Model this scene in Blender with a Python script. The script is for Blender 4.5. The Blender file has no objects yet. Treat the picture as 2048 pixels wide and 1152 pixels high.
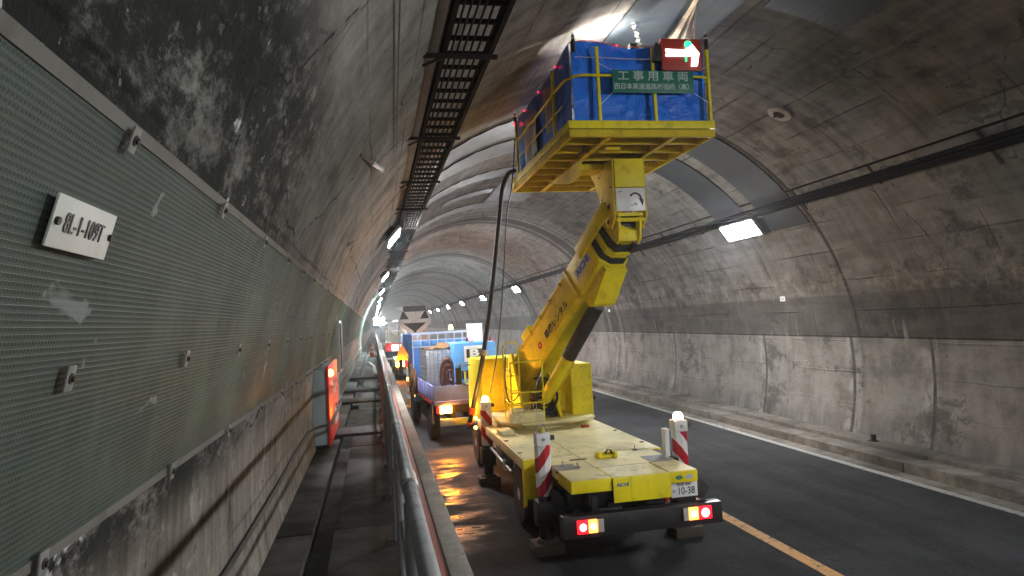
import bpy, bmesh, math, random
from mathutils import Vector, Matrix
R = math.radians
rnd = random.Random(7)
scene = bpy.context.scene
COL = scene.collection

# ------------------------------------------------------------------ camera, world, exposure
CAM_H = 2.8
def camera():
    F = 1400.0; roll = R(2.5)
    v = Vector((748.0-1024, -(653.0-576), -F)).normalized()          # road direction seen in camera axes
    u = Vector((-math.sin(roll), math.cos(roll), 0)); u = (u - u.dot(v)*v).normalized()
    r = v.cross(u)
    M = Matrix((r, v, u)).to_4x4()                                   # rows: world X, Y, Z in camera axes
    cd = bpy.data.cameras.new('camera'); cd.sensor_width = 36; cd.lens = 36*F/2048
    cd.clip_start = 0.05; cd.clip_end = 2000
    o = bpy.data.objects.new('camera', cd); COL.objects.link(o)
    o.matrix_world = Matrix.Translation((0, 0, CAM_H)) @ M
    scene.camera = o
camera()
w = bpy.data.worlds.new('World'); scene.world = w; w.use_nodes = True
sky = w.node_tree.nodes.new('ShaderNodeTexSky'); sky.sky_type = 'NISHITA'; sky.sun_disc = False
sky.sun_elevation = R(-4); sky.sun_rotation = R(180)                 # night outside the tunnel
w.node_tree.nodes['Background'].inputs[1].default_value = 0.05
w.node_tree.links.new(sky.outputs[0], w.node_tree.nodes['Background'].inputs[0])
vs = scene.view_settings
vs.view_transform = 'Standard'; vs.look = 'None'; vs.exposure = 1.68; vs.gamma = 1.0; vs.use_curve_mapping = False
cy = scene.cycles
cy.use_denoising = True; cy.max_bounces = 6; cy.diffuse_bounces = 4; cy.glossy_bounces = 3; cy.transmission_bounces = 3
cy.sample_clamp_indirect = 3.0; cy.caustics_reflective = False; cy.caustics_refractive = False
try: cy.use_light_tree = True
except Exception: pass

L_TUNNEL = 95.0      # radiance of the tunnel luminaires

# ------------------------------------------------------------------ materials
class G:
    def __init__(s, name):
        s.m = bpy.data.materials.new(name); s.m.use_nodes = True; s.t = s.m.node_tree
        s.b = s.t.nodes['Principled BSDF']
    def n(s, typ, **kw):
        x = s.t.nodes.new(typ)
        for k, v in kw.items(): setattr(x, k, v)
        return x
    def put(s, sock, v):
        if isinstance(v, bpy.types.NodeSocket): s.t.links.new(v, sock)
        else: sock.default_value = v
    def math(s, op, a, b=0.0, c=None, clamp=False):
        x = s.n('ShaderNodeMath', operation=op, use_clamp=clamp); s.put(x.inputs[0], a); s.put(x.inputs[1], b)
        if c is not None: s.put(x.inputs[2], c)
        return x.outputs[0]
    def mix(s, f, a, b, mode='MIX'):
        x = s.n('ShaderNodeMix', data_type='RGBA', blend_type=mode)
        s.put(x.inputs[0], f)
        for i, v in ((6, a), (7, b)):
            if isinstance(v, tuple) and len(v) == 3: v = v + (1,)
            s.put(x.inputs[i], v)
        return x.outputs[2]
    def noise(s, vec, scale, detail=4, rough=0.55, dist=0.0):
        x = s.n('ShaderNodeTexNoise'); s.put(x.inputs['Vector'], vec); x.inputs['Scale'].default_value = scale
        x.inputs['Detail'].default_value = detail; x.inputs['Roughness'].default_value = rough; x.inputs['Distortion'].default_value = dist
        return x.outputs['Fac']
    def smooth(s, v, lo, hi, a=0.0, b=1.0):
        x = s.n('ShaderNodeMapRange', interpolation_type='SMOOTHSTEP'); s.put(x.inputs[0], v)
        x.inputs[1].default_value = lo; x.inputs[2].default_value = hi; x.inputs[3].default_value = a; x.inputs[4].default_value = b
        return x.outputs[0]
    def band(s, v, lo, hi, soft):
        return s.math('MULTIPLY', s.smooth(v, lo-soft, lo+soft), s.smooth(v, hi-soft, hi+soft, 1.0, 0.0))
    def ramp(s, f, stops):
        x = s.n('ShaderNodeValToRGB'); s.put(x.inputs[0], f); e = x.color_ramp.elements
        while len(e) < len(stops): e.new(0.5)
        for el, (p, c) in zip(e, stops): el.position = p; el.color = tuple(c) + (1,)
        return x.outputs[0]
    def sep(s, v):
        x = s.n('ShaderNodeSeparateXYZ'); s.put(x.inputs[0], v); return x.outputs
    def comb(s, a, b, c=0.0):
        x = s.n('ShaderNodeCombineXYZ'); s.put(x.inputs[0], a); s.put(x.inputs[1], b); s.put(x.inputs[2], c); return x.outputs[0]
    def obj(s): return s.n('ShaderNodeTexCoord').outputs['Object']
    def uv(s): return s.n('ShaderNodeTexCoord').outputs['UV']
    def bump(s, h, strength=0.3, dist=0.02):
        x = s.n('ShaderNodeBump'); x.inputs['Strength'].default_value = strength; x.inputs['Distance'].default_value = dist
        s.put(x.inputs['Height'], h); s.t.links.new(x.outputs[0], s.b.inputs['Normal'])
    def out(s, color=None, rough=None, metal=None, spec=None):
        if color is not None:
            if isinstance(color, tuple): color = color[:3] + (1,)
            s.put(s.b.inputs['Base Color'], color)
        if rough is not None: s.put(s.b.inputs['Roughness'], rough)
        if metal is not None: s.put(s.b.inputs['Metallic'], metal)
        if spec is not None: s.put(s.b.inputs['Specular IOR Level'], spec)
        return s.m
    def line(s, v, period, offset, half, soft):
        """1 on lines v = offset + k*period"""
        a = s.math('FRACT', s.math('ADD', s.math('DIVIDE', s.math('SUBTRACT', v, offset), period), 100.5))
        d = s.math('MULTIPLY', s.math('ABSOLUTE', s.math('SUBTRACT', a, 0.5)), period)
        return s.smooth(d, half, half+soft, 1.0, 0.0)

def paint(name, c, rough=0.45, metal=0.0, dirt=0.35, dcol=(0.06, 0.05, 0.04), scale=6.0, bump=0.0, spec=0.5):
    """painted or moulded surface with uneven wear and grime of its own"""
    g = G(name); o = g.obj()
    n1 = g.noise(o, scale, 6, 0.65); n2 = g.noise(o, scale*0.35, 3); n3 = g.noise(o, scale*9, 2)
    a = g.mix(g.smooth(n2, 0.3, 0.7), tuple(x*0.86 for x in c), tuple(min(1, x*1.08) for x in c))
    k = g.math('MULTIPLY', g.smooth(n1, 0.52, 0.74), dirt)
    a = g.mix(k, a, dcol)
    a = g.mix(g.math('MULTIPLY', g.smooth(n3, 0.66, 0.75), dirt*0.5), a, dcol)
    ox, oy, oz = g.sep(o); n4 = g.noise(g.comb(g.math('MULTIPLY', ox, 14.0), g.math('MULTIPLY', oy, 14.0), g.math('MULTIPLY', oz, 1.6)), 1.0, 4, 0.65)
    a = g.mix(g.math('MULTIPLY', g.smooth(n4, 0.56, 0.72), dirt*0.55), a, dcol)
    r = g.math('ADD', g.math('MULTIPLY', g.math('SUBTRACT', n1, 0.5), 0.35), rough, clamp=True)
    if bump: g.bump(g.noise(o, scale*2, 4), bump, 0.01)
    return g.out(a, r, metal, spec)

def lamp_mat(name, c, strength):
    g = G(name); g.out(tuple(c), 0.3)
    g.b.inputs['Emission Color'].default_value = tuple(c) + (1,); g.b.inputs['Emission Strength'].default_value = strength
    return g.m

XC, ZC, RAD = 4.2, 1.55, 5.1        # tunnel axis and radius
def arch(s, inset=0.0):
    """point of the lining at arc length s from the crown (left negative)"""
    a = s/RAD; r = RAD - inset
    return XC + r*math.sin(a), ZC + r*math.cos(a)
def s_of_z(z, side): return side*RAD*math.acos(max(-1, min(1, (z-ZC)/RAD)))

def lining_material():
    g = G('tunnel_concrete'); uv = g.uv(); u, v, _ = g.sep(uv)
    big = g.noise(uv, 0.33, 4, 0.6); mid = g.noise(uv, 1.7, 8, 0.68); fine = g.noise(uv, 14, 5, 0.7)
    streak = g.noise(g.comb(g.math('MULTIPLY', u, 0.45), g.math('MULTIPLY', v, 3.2)), 1.3, 6, 0.65)
    lay = g.noise(g.comb(g.math('MULTIPLY', u, 3.5), g.math('MULTIPLY', v, 0.35)), 1.6, 6, 0.62)
    t = g.math('ADD', g.math('ADD', g.math('MULTIPLY', big, 0.26), g.math('MULTIPLY', mid, 0.30)),
               g.math('ADD', g.math('MULTIPLY', streak, 0.22), g.math('MULTIPLY', lay, 0.22)))
    c = g.ramp(t, [(0.36, (0.045, 0.040, 0.036)), (0.45, (0.125, 0.116, 0.106)), (0.53, (0.21, 0.198, 0.182)), (0.65, (0.33, 0.314, 0.29))])
    hue = g.noise(uv, 0.22, 2); c = g.mix(g.math('MULTIPLY', g.smooth(hue, 0.45, 0.7), 0.22), c, (0.21, 0.165, 0.135))
    c = g.mix(g.math('MULTIPLY', g.smooth(hue, 0.5, 0.28), 0.3), c, (0.13, 0.16, 0.14))
    c = g.mix(g.math('MULTIPLY', g.smooth(fine, 0.5, 0.75), 0.3), c, (0.07, 0.065, 0.06))
    # board marks along the tunnel, ragged
    wob = g.math('MULTIPLY', g.math('SUBTRACT', g.noise(uv, 0.8, 3), 0.5), 0.10)
    bl = g.line(g.math('ADD', u, wob), 0.62, 0.1, 0.004, 0.022)
    bl = g.math('MULTIPLY', bl, g.smooth(g.noise(g.comb(g.math('MULTIPLY', u, 2.1), g.math('MULTIPLY', v, 0.5)), 1.0, 4), 0.42, 0.62))
    c = g.mix(g.math('MULTIPLY', bl, 0.78), c, (0.04, 0.036, 0.033))
    cl = g.line(g.math('ADD', v, wob), 1.63, 0.4, 0.003, 0.02)
    cl = g.math('MULTIPLY', cl, g.smooth(g.noise(g.comb(g.math('MULTIPLY', u, 0.6), g.math('MULTIPLY', v, 2.0)), 1.0, 4), 0.48, 0.66))
    c = g.mix(g.math('MULTIPLY', cl, 0.75), c, (0.04, 0.036, 0.033))
    # cracks
    dv = g.noise(uv, 1.1, 3); vo = g.n('ShaderNodeTexVoronoi', feature='DISTANCE_TO_EDGE'); vo.inputs['Scale'].default_value = 0.42
    g.put(vo.inputs['Vector'], g.comb(g.math('ADD', u, g.math('MULTIPLY', dv, 0.9)), g.math('ADD', v, g.math('MULTIPLY', fine, 0.12))))
    cr = g.math('MULTIPLY', g.smooth(vo.outputs[0], 0.002, 0.008, 1.0, 0.0), g.smooth(mid, 0.47, 0.58))
    c = g.mix(g.math('MULTIPLY', cr, 0.6), c, (0.03, 0.027, 0.024))
    # pits and bolt scars
    pit = g.n('ShaderNodeTexVoronoi'); pit.inputs['Scale'].default_value = 2.3; g.put(pit.inputs['Vector'], uv)
    pm = g.smooth(pit.outputs['Distance'], 0.03, 0.055, 1.0, 0.0)
    c = g.mix(g.math('MULTIPLY', pm, 0.8), c, (0.025, 0.022, 0.02))
    # casting joints
    jt = g.line(v, 13.1, 12.1, 0.035, 0.03); c = g.mix(g.math('MULTIPLY', jt, 0.8), c, (0.035, 0.03, 0.03))
    jd = g.math('MULTIPLY', g.line(v, 13.1, 13.0, 0.42, 0.05), g.smooth(v, 20, 21)); c = g.mix(g.math('MULTIPLY', jd, 0.85), c, (0.035, 0.032, 0.031))
    je = g.math('MULTIPLY', g.line(v, 13.1, 13.9, 0.25, 0.04), g.smooth(v, 20, 21)); c = g.mix(g.math('MULTIPLY', je, 0.8), c, (0.04, 0.037, 0.036))
    lk = g.math('MULTIPLY', g.line(v, 4.37, 1.3, 0.05, 0.5), g.smooth(g.noise(g.comb(g.math('MULTIPLY', u, 0.5), g.math('MULTIPLY', v, 6.0)), 1.0, 5, 0.7), 0.5, 0.66)); c = g.mix(g.math('MULTIPLY', lk, 0.6), c, (0.035, 0.031, 0.028))
    lt_ = g.math('MULTIPLY', g.smooth(u, -2.4, -4.2), g.math('MULTIPLY', g.smooth(v, 14.0, 5.0), g.smooth(u, -7.4, -7.1))); c = g.mix(g.math('MULTIPLY', lt_, 0.35), c, g.ramp(mid, [(0.38, (0.05, 0.06, 0.05)), (0.62, (0.21, 0.235, 0.205))]))
    # black mould with flaking patches high on the left, near the camera end
    lm = g.math('MULTIPLY', g.math('MULTIPLY', g.smooth(u, -5.0, -5.55), g.smooth(u, -8.2, -7.6)), g.smooth(g.math('ADD', v, g.math('MULTIPLY', mid, 3.0)), 8.0, 4.8))
    mo = g.noise(g.comb(g.math('MULTIPLY', u, 1.7), g.math('MULTIPLY', v, 0.8)), 2.4, 9, 0.8)
    lm = g.math('MULTIPLY', lm, g.smooth(mo, 0.36, 0.52))
    c = g.mix(g.math('MULTIPLY', lm, 0.92), c, (0.008, 0.011, 0.009))
    fl = g.noise(g.comb(g.math('MULTIPLY', u, 1.5), g.math('MULTIPLY', v, 1.0)), 6.5, 5, 0.7)
    flm = g.math('MULTIPLY', g.smooth(fl, 0.60, 0.66), g.math('MULTIPLY', g.smooth(u, -5.0, -5.7), g.smooth(v, 6.0, 3.0)))
    c = g.mix(g.math('MULTIPLY', flm, g.smooth(big, 0.42, 0.62, 0.15, 0.9)), c, (0.33, 0.34, 0.30))
    bf = g.math('MULTIPLY', g.smooth(g.noise(uv, 2.2, 6, 0.6, 0.7), 0.66, 0.69), g.math('MULTIPLY', g.smooth(u, -4.9, -5.3), g.smooth(v, 4.5, 3.0)))
    c = g.mix(bf, c, (0.50, 0.52, 0.49))
    ck = g.n('ShaderNodeTexVoronoi', feature='DISTANCE_TO_EDGE'); ck.inputs['Scale'].default_value = 0.55; g.put(ck.inputs['Vector'], g.comb(g.math('ADD', u, g.math('MULTIPLY', dv, 0.5)), g.math('MULTIPLY', v, 0.55)))
    ckm = g.math('MULTIPLY', g.math('MULTIPLY', g.smooth(ck.outputs[0], 0.002, 0.007, 1.0, 0.0), g.smooth(fl, 0.44, 0.52)), g.smooth(u, -2.5, -3.4))
    c = g.mix(g.math('MULTIPLY', ckm, 0.85), c, (0.012, 0.011, 0.010))
    # right wall: dark upper band, pale efflorescence above it, lighter panels below
    wu = g.math('ADD', u, g.math('MULTIPLY', g.math('SUBTRACT', mid, 0.5), 0.10))
    dk = g.band(wu, 6.60, 7.44, 0.03); c = g.mix(g.math('MULTIPLY', dk, g.smooth(streak, 0.2, 0.6, 0.25, 0.60)), c, (0.075, 0.07, 0.065))
    ef = g.math('MULTIPLY', g.band(wu, 6.0, 6.56, 0.16), g.smooth(g.noise(uv, 3.0, 6, 0.7), 0.48, 0.62)); c = g.mix(g.math('MULTIPLY', ef, 0.5), c, (0.36, 0.31, 0.26))
    lp = g.smooth(u, 7.45, 7.48); c = g.mix(g.math('MULTIPLY', lp, g.smooth(mid, 0.35, 0.65, 0.3, 0.72)), c, (0.33, 0.314, 0.29))
    c = g.mix(g.math('MULTIPLY', g.math('MULTIPLY', lp, g.smooth(u, 8.7, 9.3)), g.smooth(streak, 0.35, 0.6, 0.2, 0.7)), c, (0.10, 0.095, 0.09))
    pj = g.line(g.math('ADD', v, g.math('MULTIPLY', wob, 0.5)), 5.2, 20.75, 0.022, 0.03)
    pj2 = g.band(v, 12.33, 12.42, 0.03); pj = g.math('MAXIMUM', pj, pj2)
    pe = g.math('MULTIPLY', g.math('MAXIMUM', g.line(v, 5.2, 20.85, 0.05, 0.22), g.band(v, 12.2, 12.6, 0.12)), g.smooth(mid, 0.42, 0.6))
    c = g.mix(g.math('MULTIPLY', g.math('MULTIPLY', pe, lp), 0.45), c, (0.5, 0.49, 0.47))
    c = g.mix(g.math('MULTIPLY', g.math('MULTIPLY', pj, g.smooth(u, 7.40, 7.50)), g.smooth(mid, 0.35, 0.6, 0.45, 0.85)), c, (0.035, 0.032, 0.03))
    tl = g.band(u, 7.44, 7.475, 0.008); c = g.mix(g.math('MULTIPLY', tl, 0.8), c, (0.03, 0.028, 0.026))
    sb_ = g.math('MULTIPLY', g.smooth(g.noise(g.comb(g.math('MULTIPLY', u, 0.9), g.math('MULTIPLY', v, 0.7)), 0.9, 9, 0.8), 0.54, 0.60), g.smooth(u, 1.0, 2.5)); c = g.mix(g.math('MULTIPLY', sb_, 0.55), c, (0.05, 0.048, 0.042))
    wr = g.math('MULTIPLY', g.math('MULTIPLY', g.smooth(g.noise(g.comb(g.math('MULTIPLY', u, 0.6), g.math('MULTIPLY', v, 4.0)), 1.5, 5, 0.7), 0.58, 0.68), g.smooth(g.noise(uv, 0.5, 2), 0.48, 0.56)), g.smooth(u, 5.2, 6.2)); c = g.mix(g.math('MULTIPLY', wr, 0.5), c, (0.42, 0.40, 0.36))
    # lower left wall: paler, vertical runs
    ll = g.smooth(u, -7.35, -7.6); run = g.noise(g.comb(g.math('MULTIPLY', u, 0.8), g.math('MULTIPLY', v, 5.0)), 1.6, 6, 0.7)
    c = g.mix(g.math('MULTIPLY', ll, 0.6), c, g.ramp(run, [(0.3, (0.09, 0.08, 0.065)), (0.5, (0.24, 0.215, 0.175)), (0.7, (0.36, 0.33, 0.275))]))
    sm_ = g.math('MULTIPLY', ll, g.smooth(g.noise(uv, 2.6, 8, 0.75), 0.54, 0.66)); c = g.mix(g.math('MULTIPLY', sm_, 0.6), c, (0.40, 0.39, 0.35))
    dk2 = g.math('MULTIPLY', ll, g.smooth(g.noise(g.comb(g.math('MULTIPLY', u, 0.9), g.math('MULTIPLY', v, 2.5)), 1.4, 7, 0.75), 0.55, 0.66)); c = g.mix(g.math('MULTIPLY', dk2, 0.7), c, (0.05, 0.047, 0.042))
    spot = g.math('MULTIPLY', ll, g.smooth(g.noise(uv, 8, 4, 0.65), 0.63, 0.69)); c = g.mix(g.math('MULTIPLY', spot, 0.85), c, (0.04, 0.036, 0.03))
    g.bump(g.math('ADD', g.math('ADD', mid, g.math('MULTIPLY', fine, 0.6)), g.math('MULTIPLY', g.math('ADD', bl, cr), -0.6)), 0.6, 0.03)
    return g.out(c, 0.95, 0.0, 0.12)

def concrete(name, a, b, dark=(0.04, 0.036, 0.032), scale=2.2, stain=0.5, wet=False):
    g = G(name); o = g.obj()
    n1 = g.noise(o, scale, 8, 0.68); n2 = g.noise(o, scale*0.25, 3); n3 = g.noise(o, scale*9, 5, 0.7)
    c = g.mix(g.smooth(n1, 0.32, 0.68), a, b)
    c = g.mix(g.math('MULTIPLY', g.smooth(n2, 0.45, 0.62), stain), c, dark)
    c = g.mix(g.math('MULTIPLY', g.smooth(n3, 0.56, 0.72), 0.45), c, dark)
    vo = g.n('ShaderNodeTexVoronoi', feature='DISTANCE_TO_EDGE'); vo.inputs['Scale'].default_value = 0.6; 
    ox, oy, oz = g.sep(o)
    g.put(vo.inputs['Vector'], g.comb(g.math('ADD', ox, g.math('MULTIPLY', n1, 0.7)), g.math('ADD', oy, g.math('MULTIPLY', n3, 0.2)), oz))
    c = g.mix(g.math('MULTIPLY', g.smooth(vo.outputs[0], 0.002, 0.006, 0.55, 0.0), g.smooth(n1, 0.46, 0.56)), c, (0.02, 0.018, 0.016))
    g.bump(g.math('ADD', n1, g.math('MULTIPLY', n3, 0.7)), 0.5, 0.015)
    return g.out(c, g.smooth(n2, 0.4, 0.65, 0.9, 0.6) if wet else 0.9, 0, 0.15)

def asphalt_material():
    g = G('asphalt'); o = g.obj(); x, y, z = g.sep(o)
    ag = g.n('ShaderNodeTexVoronoi'); ag.inputs['Scale'].default_value = 70; g.put(ag.inputs['Vector'], o)
    n1 = g.noise(o, 0.8, 6, 0.6); n2 = g.noise(o, 38, 5, 0.8); tr = g.noise(g.comb(g.math('MULTIPLY', x, 2.0), g.math('MULTIPLY', y, 0.12)), 1.0, 4)
    c = g.mix(g.smooth(n1, 0.3, 0.7), (0.034, 0.0355, 0.037), (0.055, 0.057, 0.060))
    c = g.mix(g.smooth(tr, 0.45, 0.65, 0.0, 0.4), c, (0.020, 0.020, 0.0215))
    c = g.mix(g.math('MULTIPLY', g.smooth(n2, 0.54, 0.68), 0.75), c, (0.10, 0.10, 0.098))
    c = g.mix(g.math('MULTIPLY', g.smooth(g.noise(o, 2.6, 6, 0.75), 0.64, 0.72), 0.45), c, (0.075, 0.073, 0.069))
    wetn = g.noise(g.comb(g.math('MULTIPLY', x, 0.9), g.math('MULTIPLY', y, 1.5)), 1.1, 5, 0.6)
    wet = g.math('MULTIPLY', g.smooth(wetn, 0.38, 0.62), g.math('MULTIPLY', g.smooth(x, 1.9, 1.4), g.math('MULTIPLY', g.smooth(y, 8.2, 9.2), g.smooth(y, 17.0, 13.5))))
    c = g.mix(g.math('MULTIPLY', wet, 0.7), c, (0.012, 0.011, 0.011))
    pt = g.noise(o, 11, 6, 0.75); c = g.mix(g.math('MULTIPLY', g.smooth(pt, 0.57, 0.66), 0.4), c, (0.085, 0.085, 0.082)); c = g.mix(g.math('MULTIPLY', g.smooth(pt, 0.43, 0.36), 0.5), c, (0.014, 0.014, 0.014))
    r = g.math('SUBTRACT', 0.85, g.math('MULTIPLY', wet, 0.66))
    x_ = g.n('ShaderNodeBump'); x_.inputs['Distance'].default_value = 0.006
    g.put(x_.inputs['Strength'], g.math('SUBTRACT', 0.6, g.math('MULTIPLY', wet, 0.48)))
    g.put(x_.inputs['Height'], g.math('ADD', ag.outputs['Distance'], n2)); g.t.links.new(x_.outputs[0], g.b.inputs['Normal'])
    return g.out(c, r, 0, g.math('ADD', 0.05, g.math('MULTIPLY', wet, 0.22)))

def worn_line(name, col, cut=0.46):
    g = G(name); o = g.obj(); n = g.noise(o, 9, 7, 0.75); n2 = g.noise(o, 1.2, 3)
    k = g.smooth(g.math('ADD', n, g.math('MULTIPLY', n2, 0.25)), cut, cut+0.16)
    c = g.mix(k, (0.07, 0.066, 0.06), col); g.bump(n, 0.3, 0.004)
    return g.out(c, 0.7, 0, 0.3)

def net_material():
    g = G('net_sheet'); o = g.obj(); x, y, z = g.sep(o)
    n1 = g.noise(o, 1.7, 7, 0.7); n2 = g.noise(o, 0.6, 3); n3 = g.noise(g.comb(g.math('MULTIPLY', y, 5), g.math('MULTIPLY', z, 0.9)), 1.0, 5, 0.7)
    c = g.mix(g.smooth(n1, 0.34, 0.68), (0.011, 0.021, 0.014), (0.066, 0.106, 0.076))
    c = g.mix(g.math('MULTIPLY', g.smooth(n3, 0.45, 0.7), 0.45), c, (0.092, 0.125, 0.098))
    c = g.mix(g.math('MULTIPLY', g.smooth(n2, 0.45, 0.62), 0.65), c, (0.022, 0.030, 0.024))
    wp = g.smooth(g.noise(o, 2.4, 5, 0.65, 0.6), 0.665, 0.70); c = g.mix(g.math('MULTIPLY', wp, 0.55), c, (0.42, 0.45, 0.44))
    wy = g.line(y, 0.015, 0.0, 0.0022, 0.0018); wz = g.line(z, 0.015, 0.0, 0.0022, 0.0018)
    k = g.math('MULTIPLY', g.math('MAXIMUM', wy, wz), g.smooth(y, 6.0, 14.0, 0.4, 0.0))
    c = g.mix(k, c, (0.19, 0.21, 0.185))
    sm = g.band(z, 2.783, 2.795, 0.004); c = g.mix(g.math('MULTIPLY', sm, 0.7), c, (0.02, 0.022, 0.02))
    g.bump(n1, 0.35, 0.02)
    return g.out(c, 0.92, 0, 0.12)

def tarp_material(name, base, dark, light):
    g = G(name); o = g.obj(); n = g.noise(o, 2.4, 5, 0.6, 0.8); n2 = g.noise(o, 7, 6, 0.7, 1.0)
    c = g.mix(g.smooth(n, 0.3, 0.7), dark, base); c = g.mix(g.math('MULTIPLY', g.smooth(n2, 0.62, 0.72), 0.5), c, light)
    g.bump(g.math('ADD', g.math('MULTIPLY', n, 1.0), g.math('MULTIPLY', n2, 0.35)), 0.7, 0.06)
    return g.out(c, 0.32, 0, 0.5)

def stripes_material(name, period, slope, cx):
    """red and white slanted reflective stripes that wrap a post (local coordinates)"""
    g = G(name); o = g.obj(); x, y, z = g.sep(o)
    f = g.math('FRACT', g.math('ADD', g.math('DIVIDE', g.math('SUBTRACT', z, g.math('MULTIPLY', g.math('SUBTRACT', x, cx), slope)), period), 20.05))
    k = g.math('GREATER_THAN', f, 0.5)
    n = g.noise(o, 14, 5); c = g.mix(k, (0.82, 0.82, 0.80), (0.50, 0.012, 0.03))
    c = g.mix(g.math('MULTIPLY', g.smooth(n, 0.55, 0.75), 0.3), c, (0.1, 0.08, 0.08))
    return g.out(c, 0.3, 0, 0.6)

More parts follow.
